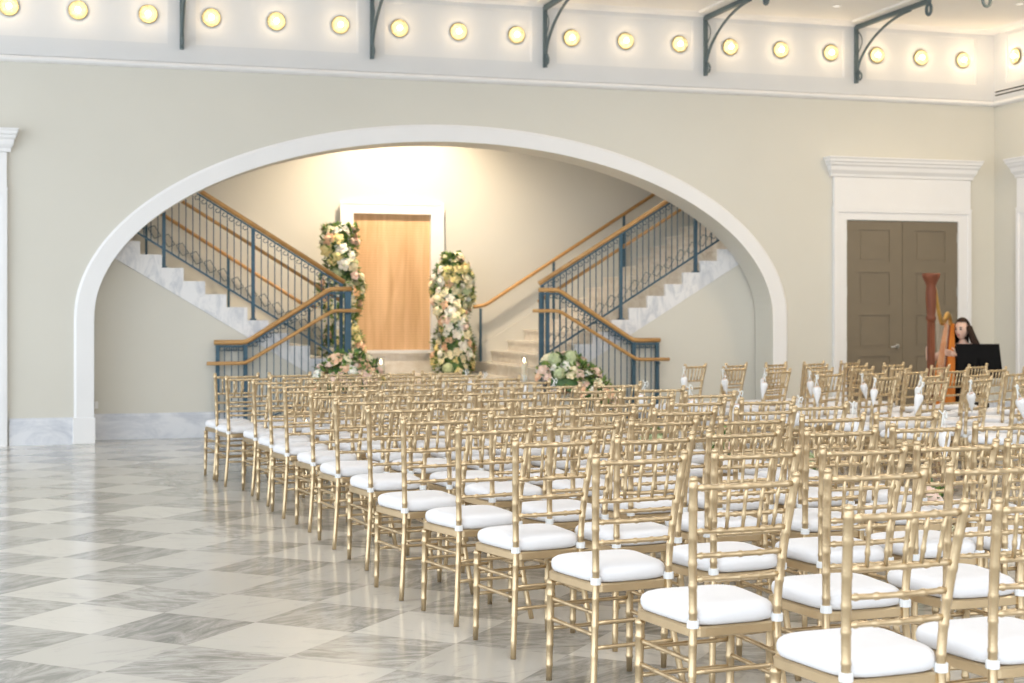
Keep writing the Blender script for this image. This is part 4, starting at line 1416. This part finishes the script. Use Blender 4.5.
ax = (Vector((0, -0.02, 1.33)) - Vector((0, 0.40, 0.17))).normalized(); nf = Vector((0, ax.z, -ax.y))
bm = BM(); tube(bm, [Vector((0, 0.40, 0.17)) + nf * 0.006, Vector((0, -0.02, 1.33)) + nf * 0.006], 0.016, 6); obj('string_rib', bm, M['harpdark'], root)
# neck: S curve from shoulder to crown
bm = BM()
NP = [(0, -0.05, 1.30), (0, 0.00, 1.40), (0, 0.10, 1.42), (0, 0.22, 1.36), (0, 0.36, 1.36), (0, 0.50, 1.50), (0, 0.62, 1.68), (0, 0.72, 1.74)]
pts = [bez(NP, i / 28) for i in range(29)]
tube(bm, pts, [0.045 - 0.010 * math.sin(PI * i / 28) for i in range(29)], 10, flat=(0.7, 1.15))
obj('neck', bm, M['harpgold'], root, True)
bm = BM()
for i in range(30):
    t = (i + 1) / 31
    p = bez(NP, 0.14 + 0.76 * t) - Vector((0.0, 0, 0.03))
    q = Vector((0, -0.02, 1.33)).lerp(Vector((0, 0.40, 0.17)), 0.04 + 0.90 * t) + nf * 0.016
    tube(bm, [p, q], 0.0009, 4)
obj('strings', bm, M['string'], root)

# music stand
sp = Vector((9.39, 13.83, 0))
dirn = (PL - sp); sa = math.atan2(dirn.y, dirn.x) - PI / 2
root = empty('music_stand', sp, R(-8), 'black metal music stand in front of the harpist, its desk seen from behind', 'music stand')
bm = BM()
lathe(bm, [(0.013, 0.12), (0.013, 0.62)], 10); lathe(bm, [(0.018, 0.58), (0.018, 0.64)], 10); lathe(bm, [(0.009, 0.6), (0.009, 0.90)], 10)
obj('shaft', bm, M['blackmetal'], root, True)
for k in range(3):
    a = 2 * PI * k / 3 + 0.4
    bm = BM(); tube(bm, [(0.0, 0.0, 0.17), (0.1 * math.cos(a), 0.1 * math.sin(a), 0.09), (0.27 * math.cos(a), 0.27 * math.sin(a), 0.008)], 0.008, 6)
    obj('leg', bm, M['blackmetal'], root, True)
bm = BM(); box(bm, -0.25, 0.25, -0.004, 0.0, -0.16, 0.22); box(bm, -0.25, 0.25, -0.004, 0.06, -0.134, -0.13)
box(bm, -0.012, 0.012, -0.03, -0.004, -0.10, 0.06)
d = obj('desk', bm, M['blackmetal'], root); d.location = (0, -0.01, 0.90); d.rotation_euler = (R(-14), 0, 0)

# ------------------------------------------------------------------ light
w = bpy.data.worlds.new('world'); sc.world = w; w.use_nodes = True
nt = w.node_tree
bg = nt.nodes['Background']
# overcast daylight, stronger from the window side (left and behind the camera)
tc = nd(nt, 'ShaderNodeTexCoord')
dt = nd(nt, 'ShaderNodeVectorMath', operation='DOT_PRODUCT')
dt.inputs[1].default_value = Vector((-0.80, -0.58, 0.15)).normalized()
nt.links.new(tc.outputs['Generated'], dt.inputs[0])
rp = nd(nt, 'ShaderNodeValToRGB')
e = rp.color_ramp.elements
e[0].position = 0.0; e[0].color = (0.42, 0.41, 0.40, 1)
e[1].position = 1.0; e[1].color = (0.87, 0.95, 1.0, 1)
x_ = e.new(0.55); x_.color = (0.62, 0.66, 0.70, 1)
nt.links.new(dt.outputs['Value'], rp.inputs['Fac'])
nt.links.new(rp.outputs['Color'], bg.inputs['Color'])
bg.inputs['Strength'].default_value = 2.75

def area(name, loc, rot, size, power, color, sy=None):
    ld = bpy.data.lights.new(name, 'AREA'); ld.energy = power; ld.color = color; ld.size = size
    if sy: ld.shape = 'RECTANGLE'; ld.size_y = sy
    lo = bpy.data.objects.new(name, ld); COL.objects.link(lo); lo.location = loc; lo.rotation_euler = rot
    return lo
def spot(name, loc, target, power, color, ang, blend=0.6, size=0.08):
    ld = bpy.data.lights.new(name, 'SPOT'); ld.energy = power; ld.color = color; ld.spot_size = R(ang); ld.spot_blend = blend; ld.shadow_soft_size = size
    lo = bpy.data.objects.new(name, ld); COL.objects.link(lo); lo.location = loc
    d = Vector(target) - Vector(loc)
    lo.rotation_euler = d.to_track_quat('-Z', 'Y').to_euler()
    return lo
# alcove downlights: one washing the doorway, two over the flights
for i, (x, y, p) in enumerate(((CX, 18.85, 580), (2.3, 19.0, 70), (6.5, 19.0, 60))):
    spot('alcove_spot', (x, y, 4.93), (x, y + (2.2 if i == 0 else 0.1), 1.2 if i == 0 else 0), p, (1.0, 0.80, 0.57) if i == 0 else (1.0, 0.90, 0.76), 105 if i == 0 else 130, 0.9)
    root = empty('downlight', (x, y, 5.0), 0, 'recessed alcove ceiling light %s' % ('above the wooden doorway', 'above the left flight', 'above the right flight')[i], 'downlight', 'recessed alcove lights')
    bm = BM(); lathe(bm, [(0.08, 0.0), (0.08, -0.008), (0.06, -0.01), (0.058, -0.002)], 20); obj('trim_ring', bm, M['white'], root, True)
    bm = BM(); lathe(bm, [(0.057, -0.001), (0.057, -0.004)], 20); obj('lens', bm, M['down'], root)
# hall ceiling lights, out of view overhead
for x, y in ((2, 4), (7, 4), (2, 9), (7, 9), (10.5, 13.5), (6.5, 13.5)):
    area('ceiling_panel', (x, y, ZC - 0.03), (0, 0, 0), 1.2, 40 if x < 10 else 85, (1.0, 0.94, 0.86) if x < 8 else (1.0, 0.78, 0.50))

# ------------------------------------------------------------------ camera
cd = bpy.data.cameras.new('camera'); cam = bpy.data.objects.new('camera', cd); COL.objects.link(cam)
cam.location = (0, 0, HC); cam.rotation_euler = (PI / 2, 0, -YAW)
cd.sensor_width = 36; cd.lens = FP / 1024 * 36
cd.shift_y = -(341.5 - CY) / 1024
cd.clip_end = 100
cd.dof.use_dof = True; cd.dof.focus_distance = 6.3; cd.dof.aperture_fstop = 4.5
sc.camera = cam

sc.view_settings.view_transform = 'Standard'
sc.view_settings.look = 'None'
sc.view_settings.gamma = 1.0
sc.view_settings.use_curve_mapping = False
sc.view_settings.exposure = 0.28
